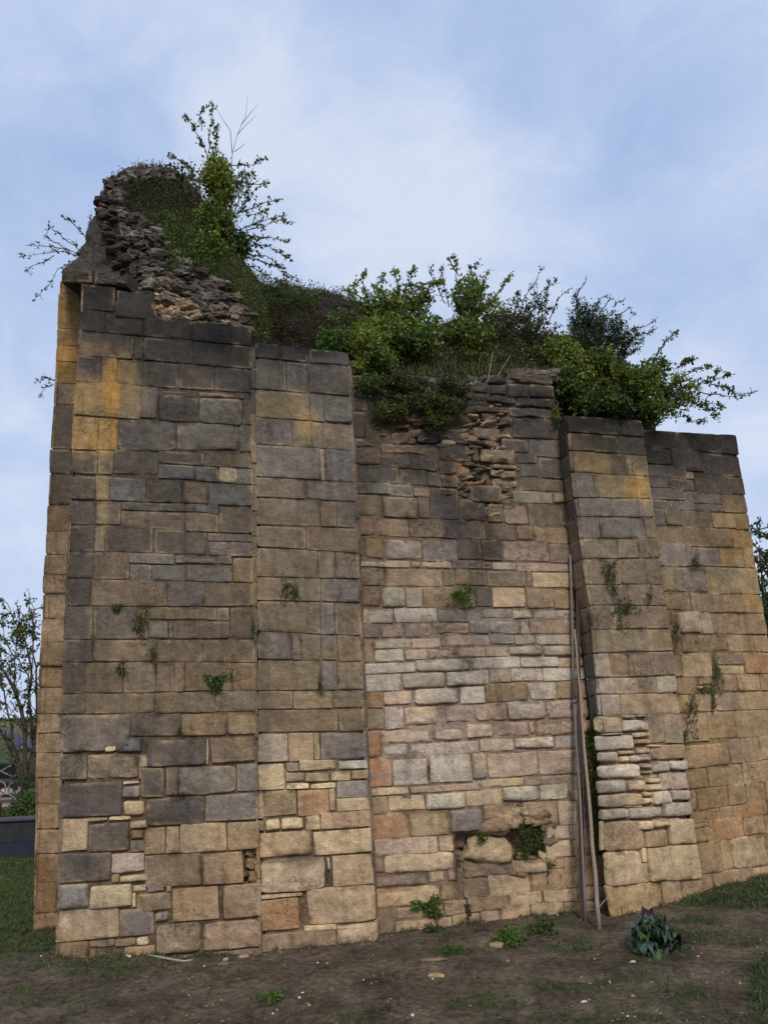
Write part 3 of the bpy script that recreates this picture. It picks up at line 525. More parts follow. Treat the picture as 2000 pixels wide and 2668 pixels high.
def face_panel(fn, mb, top, ybot, col, step=9, back=0.5, off=-.0095):
    f = FAC[fn]; ytop = [p for p in top]
    nu = max(3, int((f.xr(2000)-f.xl(2000))/step)); 
    vs = []; cs = []; ny = int((ybot-min(p[1] for p in top))/step)
    for j in range(ny+1):
        for i in range(nu+1):
            u = min(.9999, max(.0001, i/nu)); xg = f.xw(u, ybot-200)
            xt0 = interp(ytop, f.xw(u, top[0][1])); y = xt0+(ybot-xt0)*j/ny
            x = f.xw(u, y)
            d = off if fn not in ('FM',) else (off if y < 1280 else -.008)
            c = col
            if fn == 'FM':
                if inside(CAV, x, y):
                    e = edged(CAV, x, y); d -= min(.13, e*.005)+.03*noise.noise(Vector((x*.05, y*.05, 0))); c = random.choice('btB')
                elif inside(BROKEN, x, y):
                    e = edged(BROKEN, x, y); d -= min(.04, e*.002); c = 't'
                elif inside(TOPHOLE, x, y): d -= min(.03, edged(TOPHOLE, x, y)*.003); c = 'B'
                elif y > 1850: c = 'p' if y < 2040 else 'b'
                elif y > 1600: c = 'p'
                elif y < 1280: c = 'b'
            dk = .5
            if fn in ('F1', 'F2', 'F3') and y > 1890: d -= .008; dk = .42
            if fn == 'F1' and inside(HOL, x, y): d -= .09
            p = f.P(x, y)
            nz = noise.noise(p*11); n2 = noise.noise(p*40)
            d += nz*.006+n2*.004
            if i == 0 or i == nu or j == 0: d -= .03
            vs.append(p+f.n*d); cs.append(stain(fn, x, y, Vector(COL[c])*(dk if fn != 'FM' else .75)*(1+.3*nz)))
    W = nu+1
    fs = [(j*W+i, (j+1)*W+i, (j+1)*W+i+1, j*W+i+1) for j in range(ny) for i in range(nu)]
    n0 = len(vs)
    # skirt going back into the body
    rim = [j*W for j in range(ny, -1, -1)]+[i for i in range(1, W)]+[j*W+nu for j in range(1, ny+1)]
    for k in rim: vs.append(vs[k]+BACK*back); cs.append(COL['b'])
    for k in range(len(rim)-1):
        fs.append((rim[k], rim[k+1], n0+k+1, n0+k))
    mb.add(vs, fs, cs)
# ------------------------------------------------------------------ the ruin
ruin = empty('ruined_tower', (F1.a+F1.b)/2 + Vector((1.2, .5, 0)), 'tall ruined sandstone tower wall with three buttresses and shrubs growing along its broken top', 'ruin')
TOPS = dict(F0=[(95, 727), (215, 735)], F1=[(214, 745), (652, 905)], F2=[(666, 892), (908, 925)], FM=[(900, 1000), (1330, 985), (1480, 990)],
            F3=[(1476, 1078), (1673, 1105)], F4=[(1673, 1118), (1913, 1133)])
NAMES = dict(F0='wall_return', F1='buttress', F2='buttress', FM='wall_panel', F3='buttress', F4='wall_panel')
for fn, f in FAC.items():
    mb = MB(); stones_for(fn, mb)
    if fn == 'FM':
        pass
    o = mb.build(NAMES[fn], M_STONE, ruin, smooth=True)
    mb = MB(); yb = 2560
    face_panel(fn, mb, TOPS[fn], yb, 'B' if fn in ('F0', 'F4') else 'b', back=1.15)
    # back of the body
    c = [f.P(f.xl(TOPS[fn][0][1]), TOPS[fn][0][1]), f.P(f.xr(TOPS[fn][-1][1]), TOPS[fn][-1][1]), f.P(f.xr(yb), yb), f.P(f.xl(yb), yb)]
    mb.add([p+BACK*1.16 for p in c], [(0, 3, 2, 1)], COL['b'])
    mb.build('mortar', M_MORTAR, o, smooth=False)
# flanks where a buttress stands proud of the wall beside it
def flank(name, left, right, beds, cols, parent=ruin, flip=False):
    """left/right: functions y -> 3D point; beds: [(yl, yr)]"""
    mb = MB(); mo = MB()
    for i in range(len(beds)-1):
        (a0, b0), (a1, b1) = beds[i], beds[i+1]
        cs = [left(a0), right(b0), right(b1), left(a1)]
        n = (cs[1]-cs[0]).cross(cs[3]-cs[0]).normalized()
        if n.dot(EYE-cs[0]) < 0: n = -n
        col = cols[i % len(cols)]
        add_stone(mb, cs, n, col[0], col[1:])
        mo.add([p-n*.014 for p in cs], [(0, 1, 2, 3)], COL['b'])
    o = mb.build(name, M_STONE, parent, smooth=True)
    mo.build('mortar', M_MORTAR, o)
def onf(f, side, off=0.0):
    return lambda y: f.P((f.xl if side == 'l' else f.xr)(y), y, off)
Y = lambda b, v: by(b, v)
r12 = [(v, v+3) for v in (905, 955, 1012, 1075, 1150, 1205, 1262, 1330, 1395, 1450, 1515, 1580, 1650, 1725, 1800, 1862, 1925, 1990, 2060, 2130, 2205, 2290, 2390, 2500)]
flank('buttress_flank', onf(F1, 'r'), onf(F2, 'l'), r12, list('dddbbbbbbBBbbbbBbbBtttb'))
fl = [(Y('r1', a), Y('r1', b)) for a, b in ((345, 242), (432, 375), (590, 510), (742, 680), (922, 880), (1078, 1027), (1236, 1191), (1392, 1351), (1602, 1545))]
fl += [(Y('r2', a), Y('r2', b)) for a, b in ((270, 234), (462, 414), (628, 598), (800, 790), (935, 916), (1093, 1080), (1230, 1225), (1352, 1352), (1452, 1453), (1563, 1560))]
fl += [(Y('r3', a), Y('r3', b)) for a, b in ((350, 352), (460, 458), (556, 556), (790, 790), (1045, 1060), (1300, 1330))]
flank('buttress_flank', onf(FM, 'r'), onf(F3, 'l'), fl, ['k', 'k', 'd', 'b', 'd', 'b', 'b', 'b', 'b', 'b', 'b', 'g', 'g', 'G', 't', 'l', 'g', 'g', 'g', 'g', 'G', 'b', 't', 't'])
# sides that only show from beside the tower
SN = Vector((BACK.y, -BACK.x, 0))
def side_face(f, side, y0, y1, depth, cols, name):
    p0 = onf(f, side); n = f.n
    ys = [y0]
    while ys[-1] < y1: ys.append(ys[-1]+random.uniform(58, 85))
    mb = MB(); mo = MB()
    sgn = -1 if side == 'l' else 1
    for a, b in zip(ys, ys[1:]):
        k = max(1, round(depth/.4)); cuts = [0]+sorted((i+random.uniform(-.2, .2))/k for i in range(1, k))+[1]
        for c0, c1 in zip(cuts, cuts[1:]):
            A, B = p0(a), p0(b)
            cs = [A+BACK*depth*c0, A+BACK*depth*c1, B+BACK*depth*c1, B+BACK*depth*c0]
            add_stone(mb, cs, SN*sgn, random.choice(cols))
    A, B = p0(ys[0]), p0(ys[-1]); q = -SN*sgn*.013
    mo.add([A+q, A+BACK*depth+q, B+BACK*depth+q, B+q], [(0, 1, 2, 3)], COL['b'])
    o = mb.build(name, M_STONE, ruin, smooth=True); mo.build('mortar', M_MORTAR, o)
side_face(F4, 'r', 1135, 2500, 1.1, 'BbtbtoB', 'wall_end')
side_face(F0, 'l', 730, 2460, 1.1, 'oBBbtb', 'wall_end')
side_face(F3, 'r', 1110, 2400, .09, 'bBtb', 'buttress_flank')
side_face(F2, 'r', 945, 2460, .08, 'bgtb', 'buttress_flank')
side_face(F1, 'l', 745, 2500, .62, 'dbbgb', 'buttress_flank')

# ---- rocks
import bmesh
_b = bmesh.new(); bmesh.ops.create_icosphere(_b, subdivisions=3, radius=1.0)
ICO_V = [v.co.copy() for v in _b.verts]; ICO_F = [tuple(v.index for v in f.verts) for f in _b.faces]; _b.free()
def rock(mb, c, size, rot, col, sq=.75, amp=.16, freq=1.6):
    sd = Vector((random.random()*90, random.random()*90, 0)); vs = []
    for v in ICO_V:
        q = Vector([math.copysign(abs(a)**sq, a) for a in v])
        k = 1+amp*noise.noise(v*freq+sd)*1.6+amp*.6*noise.noise(v*freq*2.7+sd)+amp*.3*noise.noise(v*7+sd)
        q = Vector((q.x*size[0], q.y*size[1], q.z*size[2]))*k
        vs.append(rot @ q+c)
    mb.add(vs, ICO_F, col)
def ring_mass(mb, rows, yfront, thick, step, col, amp, nseg=56):
    """rows: [(y, xmin, xmax)], a closed lumpy body standing at the given distances"""
    ys = []; y = rows[0][0]
    while y < rows[-1][0]: ys.append(y); y += step
    ys.append(rows[-1][0])
    L0 = [(r[0], r[1]) for r in rows]; R0 = [(r[0], r[2]) for r in rows]
    vs = []; cs = []
    for y in ys:
        a, b = interp(L0, y), interp(R0, y)
        for k in range(nseg):
            th = math.pi*2*k/nseg; cx, sx = math.cos(th), math.sin(th)
            x = (a+b)/2-(b-a)/2*math.copysign(abs(cx)**.8, cx)
            Yd = yfront((a+b)/2-(b-a)/2*cx, y)+thick-thick*math.copysign(abs(sx)**.6, sx)
            p = at(x, y, Yd)
            p = p+noise.noise_vector(p*4)*amp+noise.noise_vector(p*13)*amp*.5+noise.noise_vector(p*34)*amp*.2
            vs.append(p); cs.append(col(x, y) if callable(col) else col)
    n = nseg; fs = []
    for j in range(len(ys)-1):
        for k in range(n):
            k2 = (k+1) % n; fs.append((j*n+k, (j+1)*n+k, (j+1)*n+k2, j*n+k2))
    fs.append(tuple(range(n))); mb.add(vs, fs, cs)
def surf(rows, yf, thick, x, y):
    a, b = interp([(r[0], r[1]) for r in rows], y), interp([(r[0], r[2]) for r in rows], y)
    c = max(-1, min(1, (x-(a+b)/2)/((b-a)/2))); c = math.copysign(abs(c)**(1/.8), c); sx = math.sqrt(max(0, 1-c*c))
    return yf((a+b)/2+(b-a)/2*c, y)+thick-thick*sx**.6
def y1f(x, y): return F1.P(x, y).y+.055+max(0, 880-y)/450*.7+max(0, x-420)*.0004
ROW1 = [(447, 352, 425), (455, 330, 445), (475, 300, 480), (500, 284, 505), (520, 274, 520), (560, 266, 545), (600, 246, 570), (640, 226, 600), (690, 213, 640), (740, 212, 680), (800, 210, 700), (870, 210, 700), (930, 210, 690)]
mb = MB()
ring_mass(mb, ROW1, y1f, .55, 9, lambda x, y: COL['T'] if math.hypot((x-445)/60, (y-800)/28) < 1 else COL['k' if y < 700 else 'd'], .035)
o = mb.build('rubble_core', M_ROUGH, ruin, smooth=False)
VIS1 = [(285, 500), (262, 560), (240, 620), (225, 660), (215, 712), (250, 745), (330, 765), (400, 830), (520, 850), (655, 872), (648, 810), (560, 728), (500, 690), (455, 640), (400, 590), (345, 555), (310, 505)]
def rand_in(poly):
    xs = [p[0] for p in poly]; ys = [p[1] for p in poly]
    while True:
        x, y = random.uniform(min(xs), max(xs)), random.uniform(min(ys), max(ys))
        if inside(poly, x, y): return x, y
mb = MB(); random.seed(21)
for i in range(680):
    x, y = rand_in(VIS1)
    w = random.choice((12, 18, 26, 34, 46, 60))*random.uniform(.8, 1.2)*.0026/2
    if i > 540: x, y = rand_in([(268, 525), (286, 482), (335, 449), (432, 446), (470, 468), (400, 470), (345, 476), (300, 500)])
    rot = Matrix.Rotation(random.uniform(-.35, .3)+.15, 3, 'Y') @ Matrix.Rotation(random.uniform(-.4, .4), 3, 'X') @ Matrix.Rotation(random.uniform(-.6, .6), 3, 'Z')
    c = at(x, y, surf(ROW1, y1f, .55, x, y)+.0)
    if math.hypot((x-430)/75, (y-800)/32) < 1: k = random.choice('TtbTBd')
    elif x > 440 and y > 740: k = random.choice('bddgbkg')
    else: k = random.choice('kkdgKgGd')
    if random.random() < .025: k = 'L'; w *= .5
    kk = random.uniform(.7, 1.35); col = tuple(v*kk for v in COL[k])
    rock(mb, c, (w, w*.75, w*random.uniform(.28, .6)), rot, col, sq=random.uniform(.5, .8), amp=.3)
mb.build('rubble', M_ROUGH, o, smooth=False)
# dark stepped capping stones over the left return
mb = MB()
for (x0, y0, x1, y1, k) in ((158, 701, 240, 736, 'k'), (243, 704, 325, 742, 'k')):
    a = F1.P(x0, y1, -.02); b = F1.P(x1, y1, -.02); h = (F1.P(x0, y0, -.02)-a).length
    add_stone(mb, [a+Vector((0, 0, h))+(b-a)*.04, b+Vector((0, 0, h))-(b-a)*.06, b, a], F1.n, k, '~')
    mb.box(a+BACK*.9+Vector((0, 0, .004)), (b-a), -BACK*.89, (0, 0, h-.008), COL[k])
mb.build('capping_stone', M_ROUGH, ruin)
mb = MB(); ring_mass(mb, [(548, 262, 300), (575, 243, 306), (600, 233, 312), (604, 229, 314), (638, 226, 322), (642, 214, 326), (668, 206, 330), (690, 178, 334), (700, 163, 338), (712, 160, 338)], lambda x, y: F1.P(x, y).y+.03, .42, 5, lambda x, y: tuple(Vector(COL['k']).lerp(Vector(COL['d']), .3+.5*noise.noise(Vector((x*.03, y*.03, 0))))), .034)
mb.build('eroded_core', M_ROUGH, ruin, smooth=False)
mb = MB(); random.seed(31)
for i in range(26):
    x, y = random.choice(((random.uniform(285, 330), random.uniform(600, 742)), (random.uniform(262, 300), random.uniform(520, 600))))
    w = random.uniform(.02, .06); kk = random.uniform(.7, 1.2)
    rock(mb, F1.P(x, y, random.uniform(-.06, .0)), (w*1.2, w, w*random.uniform(.4, .7)), Matrix.Rotation(random.uniform(-.4, .4), 3, 'Y'), tuple(Vector(COL[random.choice('kkd')])*kk), amp=.26)
mb.build('eroded_edge', M_ROUGH, ruin, smooth=True)
# slabs and boulder in the broken parts of the middle wall
mb = MB(); random.seed(5)
for i in range(150):
    x = random.uniform(1040, 1455); y = 1000-12*random.random()+(random.uniform(0, 40) if x < 1200 else 0)
    if x > 1330: y -= 22*random.random()
    w = random.uniform(14, 40)*.0029/2
    rock(mb, FM.P(x, y, random.uniform(-.12, -.015)), (w, w*.8, w*random.uniform(.35, .7)), Matrix.Rotation(random.uniform(-.4, .4), 3, 'Y'), tuple(Vector(COL[random.choice('kddggd')])*random.uniform(.75, 1.3)), sq=.6, amp=.26)
for i in range(60):
    x, y = random.uniform(1150, 1240), random.uniform(1120, 1290)
    w = random.uniform(14, 44)*.0029/2
    rock(mb, FM.P(x, y, random.uniform(-.03, -.012)), (w, w*.5, w*random.uniform(.2, .4)), Matrix.Rotation(random.uniform(-.4, .3), 3, 'Y'), tuple(Vector(COL[random.choice('kddkbr')])*random.uniform(.75, 1.2)), sq=.6, amp=.26)
for i in range(130):
    x, y = rand_in(BROKEN)
    w = random.uniform(14, 44)*.0026/2
    rot = Matrix.Rotation(random.uniform(-.7, .25), 3, 'Y') @ Matrix.Rotation(random.uniform(-.5, .2), 3, 'X')
    rock(mb, FM.P(x, y, random.uniform(-.05, -.012)), (w, w*.7, w*random.uniform(.14, .32)), rot, tuple(Vector(COL[random.choice('TtPbTpBd')])*random.uniform(.75, 1.1)), sq=.6)
for i in range(26):
    x, y = random.uniform(965, 1225), random.uniform(1065, 1165)
    w = random.uniform(20, 60)*.0026/2
    rock(mb, FM.P(x, y, -.02), (w, w*.5, w*random.uniform(.2, .4)), Matrix.Rotation(random.uniform(-.3, .3), 3, 'Y'), tuple(Vector(COL[random.choice('tbbdBd')])*random.uniform(.7, 1)), sq=.6)
rock(mb, FM.P(1268, 2214, -.06), (.17, .06, .10), Matrix.Rotation(.16, 3, 'Y') @ Matrix.Rotation(-.35, 3, 'X'), COL['T'], sq=.62, amp=.2)
for (x, y, w, o_) in ((1282, 2150, .10, -.06), (1322, 2132, .09, -.05), (1262, 2162, .06, -.07), (1352, 2112, .06, -.04), (1400, 2130, .08, -.05), (1425, 2150, .06, -.04), (1432, 2190, .05, -.03), (1425, 2238, .06, -.04), (1340, 2262, .08, -.05)):
    rock(mb, FM.P(x, y, o_), (w*1.2, w*.8, w*.6), Matrix.Rotation(random.uniform(-.5, .5), 3, 'Y'), tuple(Vector(COL[random.choice('btBT')])*random.uniform(.8, 1.05)), sq=.6, amp=.28)
for (x, y, w) in ((655, 2250, .035), (664, 2285, .04), (650, 2222, .03), (668, 2215, .03)):
    rock(mb, F1.P(x, y, -.07), (w, w, w*.9), Matrix.Rotation(.3, 3, 'Y'), COL['B'], sq=.6, amp=.28)
rock(mb, FM.P(1192, 2182, -.14), (.06, .05, .07), Matrix.Rotation(.1, 3, 'Y'), COL['b'])
for (x, y, w) in ((1330, 2160, .05), (1300, 2120, .05), (1190, 2230, .05), (1205, 2268, .05), (1240, 2262, .06)):
    rock(mb, FM.P(x, y, -.1), (w*1.3, w, w*.7), Matrix.Rotation(random.uniform(-.3, .3), 3, 'Y'), COL['b'])
mb.build('broken_masonry', M_ROUGH, ruin, smooth=True)

# earth mound on top of the wall
def y2f(x, y): return FM.P(x, 1000).y+.2+max(0, 1000-y)/350*.6+max(0, x-1450)*.0008
ROW2 = [(752, 600, 760), (765, 585, 850), (785, 580, 920), (820, 580, 980), (850, 580, 1120), (880, 580, 1480), (930, 590, 1620), (980, 600, 1660), (1040, 640, 1690), (1110, 700, 1710), (1150, 800, 1710)]
mb = MB(); ring_mass(mb, ROW2, y2f, .5, 10, srgb(46, 40, 32), .05)
mound = mb.build('earth_mound', M_ROUGH, ruin, smooth=True)
mb = MB(); random.seed(8)
for (x, y, w, k) in ((830, 764, 20, 'd'), (850, 770, 14, 'k'), (812, 770, 12, 'k'), (380, 450, 14, 'k'), (425, 455, 16, 'k'), (345, 462, 16, 'k')):
    mb = MB(); rock(mb, at(x, y, (y2f if x > 600 else y1f)(x, y)+.3), (w*.0028, w*.003, w*.0018), Matrix.Rotation(.2, 3, 'Y'), COL[k]); mb.build('stone', M_ROUGH, mound, smooth=True)

# ------------------------------------------------------------------ vegetation
def rv(): return Vector(np.random.normal(size=3))
class Leaves:
    def __init__(s): s.p = []; s.a = []; s.w = []; s.c = []
    def add(s, p, a, w, c): s.p.append(p); s.a.append(a); s.w.append(w); s.c.append(c)
    def build(s, name, parent=None, mat=None):
        n = len(s.p); p = np.array(s.p, dtype=float).reshape(n, 3); a = np.array(s.a, dtype=float).reshape(n, 3)
        w = np.array(s.w)[:, None]; r = np.random.normal(size=(n, 3))
        b = np.cross(a, r); b /= np.linalg.norm(b, axis=1, keepdims=True)+1e-9
        nn = np.cross(a, b); nn /= np.linalg.norm(nn, axis=1, keepdims=True)+1e-9
        v = np.stack([p, p+a*.3+b*w*.5+nn*w*.16, p+a*.72+b*w*.36+nn*w*.1, p+a, p+a*.72-b*w*.36+nn*w*.1, p+a*.3-b*w*.5+nn*w*.16], 1).reshape(-1, 3)
        me = bpy.data.meshes.new(name)
        me.vertices.add(6*n); me.vertices.foreach_set('co', v.ravel())
        me.loops.add(8*n); me.polygons.add(2*n)
        i = np.arange(n)*6
        f = np.stack([i, i+1, i+2, i+3, i, i+3, i+4, i+5], 1)
        me.loops.foreach_set('vertex_index', f.ravel().astype(np.int32))
        me.polygons.foreach_set('loop_start', (np.arange(2*n)*4).astype(np.int32))
        me.update(calc_edges=True); me.validate()
        ca = me.color_attributes.new('Col', 'FLOAT_COLOR', 'POINT')
        cc = np.ones((6*n, 4), dtype=np.float32); cc[:, :3] = np.repeat(np.array(s.c).reshape(n, 3), 6, 0); ca.data.foreach_set('color', cc.ravel())
        me.materials.append(mat or M_LEAF)
        o = bpy.data.objects.new(name, me); C.objects.link(o)
        if parent is not None: o.parent = parent; o.matrix_parent_inverse = parent.matrix_world.inverted()
        return o
VS = 1.14
def leafcol(base, v=.3):
    k = random.uniform(1-v, 1+v); h = random.uniform(-.15, .2)
    return (base[0]*k*(1+h), base[1]*k, base[2]*k*(1-h*.5))
GREEN = dict(yg=(.21, .245, .04), g=(.12, .18, .035), dg=(.05, .085, .024), heath=(.062, .05, .036), br=(.12, .075, .035), fresh=(.06, .16, .025), moss=(.075, .095, .022), ol=(.085, .085, .035), eg=(.022, .045, .022), gg=(.05, .085, .06), straw=(.22, .18, .1))
BARK = (.075, .058, .045)
def branch(wood, lv, p0, p1, r0, r1, bend, leaves, lsize, cols, side=3, start=.35, droop=0.0, seg=7):
    """a curved branch with side twigs and leaves along its outer part"""
    p0, p1 = Vector(p0), Vector(p1); d = p1-p0; ln = d.length
    off = rv()*bend*ln; off2 = rv()*bend*ln*.5
    pts = []
    for i in range(seg+1):
        t = i/seg; q = p0+d*t+off*math.sin(math.pi*t)+off2*math.sin(2*math.pi*t); q.z -= droop*ln*t*t
        pts.append(q+rv()*.006*min(1, ln*2)*(0 < i))
    wood.tube(pts, [r0+(r1-r0)*i/seg for i in range(seg+1)], tuple(Vector(BARK)*random.uniform(.7, 1.2)), 4, False)
    tips = [(pts, 1.0, start)]
    for k in range(side):
        t = random.uniform(max(.25, start), .95); i = min(seg-1, int(t*seg)); a = pts[i].lerp(pts[i+1], t*seg-i)
        dirn = (d.normalized()+rv()*.55).normalized(); l2 = ln*random.uniform(.12, .3)*(1.3-t)
        l2 = max(l2, .05); e = a+dirn*l2; mid = a.lerp(e, .5)+rv()*.02*l2*4
        wood.tube([a, mid, e], [r1*1.4, r1, r1*.6], tuple(Vector(BARK)*random.uniform(.7, 1.2)), 3, False)
        tips.append(([a, mid, e], .5, .1))
    for pp, share, st in tips:
        m = int(leaves*share*random.uniform(.7, 1.3)); L_ = len(pp)-1
        for j in range(m):
            t = st+(1-st)*random.random()**.8; i = min(L_-1, int(t*L_)); a = pp[i].lerp(pp[i+1], t*L_-i)
            s = lsize*random.uniform(.5, 1.6)
            dr = (rv()+Vector((0, 0, .25))).normalized()*s
            lv.add(a+rv()*lsize*.35, dr, s*random.uniform(.5, .75), leafcol(random.choice(cols)))
def fill(lv, c, r, n, lsize, cols, shell=.4):
    """clumped leaves through an ellipsoid"""
    k = max(1, n//14)
    for i in range(k):
        q = rv().normalized()*(shell+(1-shell)*random.random()) if random.random() < .8 else rv()*.4
        cc = c+Vector((q.x*r[0], q.y*r[1], q.z*r[2])); col = random.choice(cols); kk = random.uniform(.65, 1.3)
        for j in range(14):
            s = lsize*random.uniform(.45, 1.5)
            lv.add(cc+rv()*lsize*1.1, (rv()+Vector((0, -.2, .3))).normalized()*s, s*random.uniform(.5, .8), leafcol(tuple(v*kk for v in col), .2))
def shrub(label, base, blobs, sprays=(), cat='shrub', group='plants rooted along the broken wall top', name='shrub', lsize=.026, cols=('yg', 'g', 'dg'), bare=()):
    bx_, by_, bY = base; bY *= VS; lsize *= 1.0; B = at(bx_, by_, bY)
    e = empty(name, B, label, cat, group); wood = MB(); lv = Leaves(); gc = [GREEN[c] for c in cols]
    for bl in blobs:
        cx, cy, rx, ry, nt, Yc = bl[:6]; Yc *= VS; cl = [GREEN[c] for c in bl[6]] if len(bl) > 6 else gc; fl = bl[7] if len(bl) > 7 else 1.0; dn = bl[8] if len(bl) > 8 else 1.0
        c = at(cx, cy, Yc); sx, sz = rx*Yc/F, ry*Yc/F/math.cos(R(18)); sy = min(.45, (sx+sz)/2)
        main = B.lerp(c, .75)+rv()*.02
        wood.tube([B, B.lerp(main, .5)+rv()*.03, main], [.012, .009, .006], BARK, 5, False)
        for i in range(nt):
            q = rv().normalized()*random.uniform(.6, 1.08); tip = c+Vector((q.x*sx, q.y*sy, q.z*sz))
            st = B.lerp(main, random.uniform(.3, 1))
            branch(wood, lv, st, tip, .0045, .0014, .1, int(16*dn), lsize, cl, 3, .45)
        fill(lv, c, (sx*.85, sy*.85, sz*.85), int(fl*sx*sz*38000*dn), lsize, cl)
    for sp in sprays:
        pts = [at(x, y, sp[0]*VS+random.uniform(-.08, .08)) for x, y in sp[1]]; nl = sp[2]; cl = [GREEN[c] for c in (sp[3] if len(sp) > 3 else cols)]
        for a, b, i in zip(pts, pts[1:], range(99)):
            r = .005*(1-i/len(pts)); branch(wood, lv, a, b, max(.0022, r), max(.0015, r*.7), .04, nl, lsize*.95, cl, 4, .1)
    wood.build('stems', M_WOOD, e); lv.build('foliage', e)
    return e
np.random.seed(3); random.seed(3)
BRN = ('g', 'dg', 'br')
shrub('tall yellow green shrub with long bare twigs on top of the left rubble heap', (545, 640, 5.5),
  [(568, 470, 50, 88, 40, 5.45, ('yg', 'yg', 'g'), 2.0), (560, 590, 75, 75, 40, 5.4, ('g', 'yg', 'dg'), 1.3), (540, 660, 80, 55, 26, 5.3, ('g', 'dg', 'yg'), 1), (620, 640, 50, 60, 20, 5.5, ('g', 'dg'), .8),
   (470, 435, 45, 35, 14, 5.5, ('g', 'ol'), .25, .6), (640, 480, 50, 50, 16, 5.6, ('g', 'dg'), .2, .6)],
  [(5.45, [(545, 420), (520, 360), (500, 320), (482, 305)], 16, BRN), (5.4, [(545, 400), (545, 340), (548, 290), (552, 265)], 12, BRN), (5.5, [(560, 400), (566, 350), (560, 330)], 14, BRN),
   (5.5, [(525, 340), (520, 300), (530, 275)], 9, BRN), (5.5, [(500, 440), (465, 415), (440, 405)], 14, BRN), (5.5, [(600, 430), (650, 430), (690, 415)], 14, BRN), (5.5, [(620, 470), (670, 480), (695, 475)], 10, BRN),
   (5.5, [(600, 560), (680, 530), (725, 520)], 15, BRN), (5.5, [(620, 600), (700, 570), (770, 580)], 14, BRN), (5.5, [(620, 610), (710, 620), (745, 628)], 10, BRN), (5.5, [(620, 640), (700, 640), (760, 675)], 15, BRN),
   (5.5, [(640, 670), (720, 690), (780, 735)], 15, BRN), (5.5, [(640, 690), (700, 720), (750, 745)], 15, BRN), (5.5, [(600, 520), (650, 560), (700, 545)], 14, BRN), (5.5, [(620, 660), (690, 665), (740, 700)], 15, BRN), (5.5, [(640, 600), (690, 590), (735, 560)], 12, BRN)])
# bare twigs of the same shrub's dead neighbour
e = empty('dead_twigs', at(595, 470, 6.4), 'thin bare leafless twigs rising behind the tall left shrub against the sky', 'dead shrub'); w = MB()
for pl in ([(600, 480), (605, 400), (618, 350), (640, 300), (645, 250)], [(618, 350), (640, 325), (668, 300)], [(628, 325), (655, 290), (672, 272)], [(605, 400), (600, 340), (580, 310), (565, 285)], [(610, 395), (630, 380), (640, 372)], [(600, 480), (580, 400), (560, 380)]):
    p = [at(x, y, 6.4) for x, y in pl]; w.tube(p, [.0045-.0032*i/(len(p)-1) for i in range(len(p))], BARK, 4, False)
w.build('stems', M_WOOD, e)
shrub('sparse twiggy shrub leaning out left behind the stepped capping stones', (235, 700, 5.9), [],
  [(5.8, [(235, 670), (170, 655), (110, 660), (50, 670)], 11, BRN), (5.8, [(205, 655), (165, 620), (140, 600)], 9, BRN), (5.8, [(230, 625), (200, 590), (175, 575), (160, 560)], 8, BRN),
   (5.8, [(190, 655), (130, 640), (70, 640)], 9, BRN), (5.8, [(210, 670), (150, 700), (110, 760), (92, 775)], 8, BRN), (5.8, [(225, 610), (235, 580), (240, 560)], 6, BRN), (5.8, [(170, 650), (120, 610), (130, 590)], 7, BRN), (5.8, [(140, 665), (90, 690), (65, 705)], 8, BRN)], lsize=.02)
shrub('few stray leafy twigs poking out behind the ochre left edge', (150, 1000, 6.1), [], [(6.05, [(150, 995), (120, 985), (98, 995)], 7, BRN), (6.05, [(140, 1000), (115, 1010), (102, 1035)], 5, BRN)], lsize=.02)
shrub('bright green ivy bush hanging over the top of the middle buttress', (900, 930, 5.25),
  [(870, 895, 62, 52, 30, 5.05, ('fresh', 'g', 'dg'), 1.6), (940, 890, 60, 60, 28, 5.1, ('yg', 'g', 'yg'), 1.3), (905, 840, 60, 45, 16, 5.3, ('g', 'ol', 'dg'), 1), (990, 940, 70, 40, 24, 5.1, ('yg', 'g', 'dg'), 1.2), (930, 965, 30, 20, 8, 5.05, ('yg', 'yg'), .7)],
  [(5.05, [(930, 960), (925, 990), (935, 1000)], 8, ('yg',))], lsize=.021)
shrub('leafy yellow green shrub with knobbly shoots above the ivy bush', (1010, 930, 5.5),
  [(1000, 800, 75, 60, 40, 5.5, ('yg', 'g', 'dg'), .5), (1080, 800, 70, 65, 36, 5.6, ('yg', 'g', 'dg'), .6), (1060, 890, 110, 60, 36, 5.3, ('yg', 'g', 'dg'), 1.2), (1000, 870, 80, 60, 20, 5.4, ('g', 'yg'), 1)],
  [(5.5, [(960, 790), (945, 740), (950, 705)], 16, ('yg', 'g')), (5.5, [(990, 790), (985, 740), (998, 718)], 14, ('yg', 'g')), (5.5, [(1040, 780), (1030, 720), (1025, 702)], 18, ('yg', 'g')), (5.5, [(1050, 770), (1070, 720), (1078, 705)], 16, ('g', 'br')),
   (5.5, [(1100, 790), (1120, 740), (1155, 735)], 15, ('yg', 'g')), (5.5, [(960, 800), (920, 770), (895, 755)], 14, ('yg', 'g')), (5.5, [(1080, 760), (1110, 740), (1140, 738)], 14, ('yg', 'g')), (5.5, [(940, 780), (918, 750), (925, 735)], 12, ('yg', 'g'))], lsize=.028)
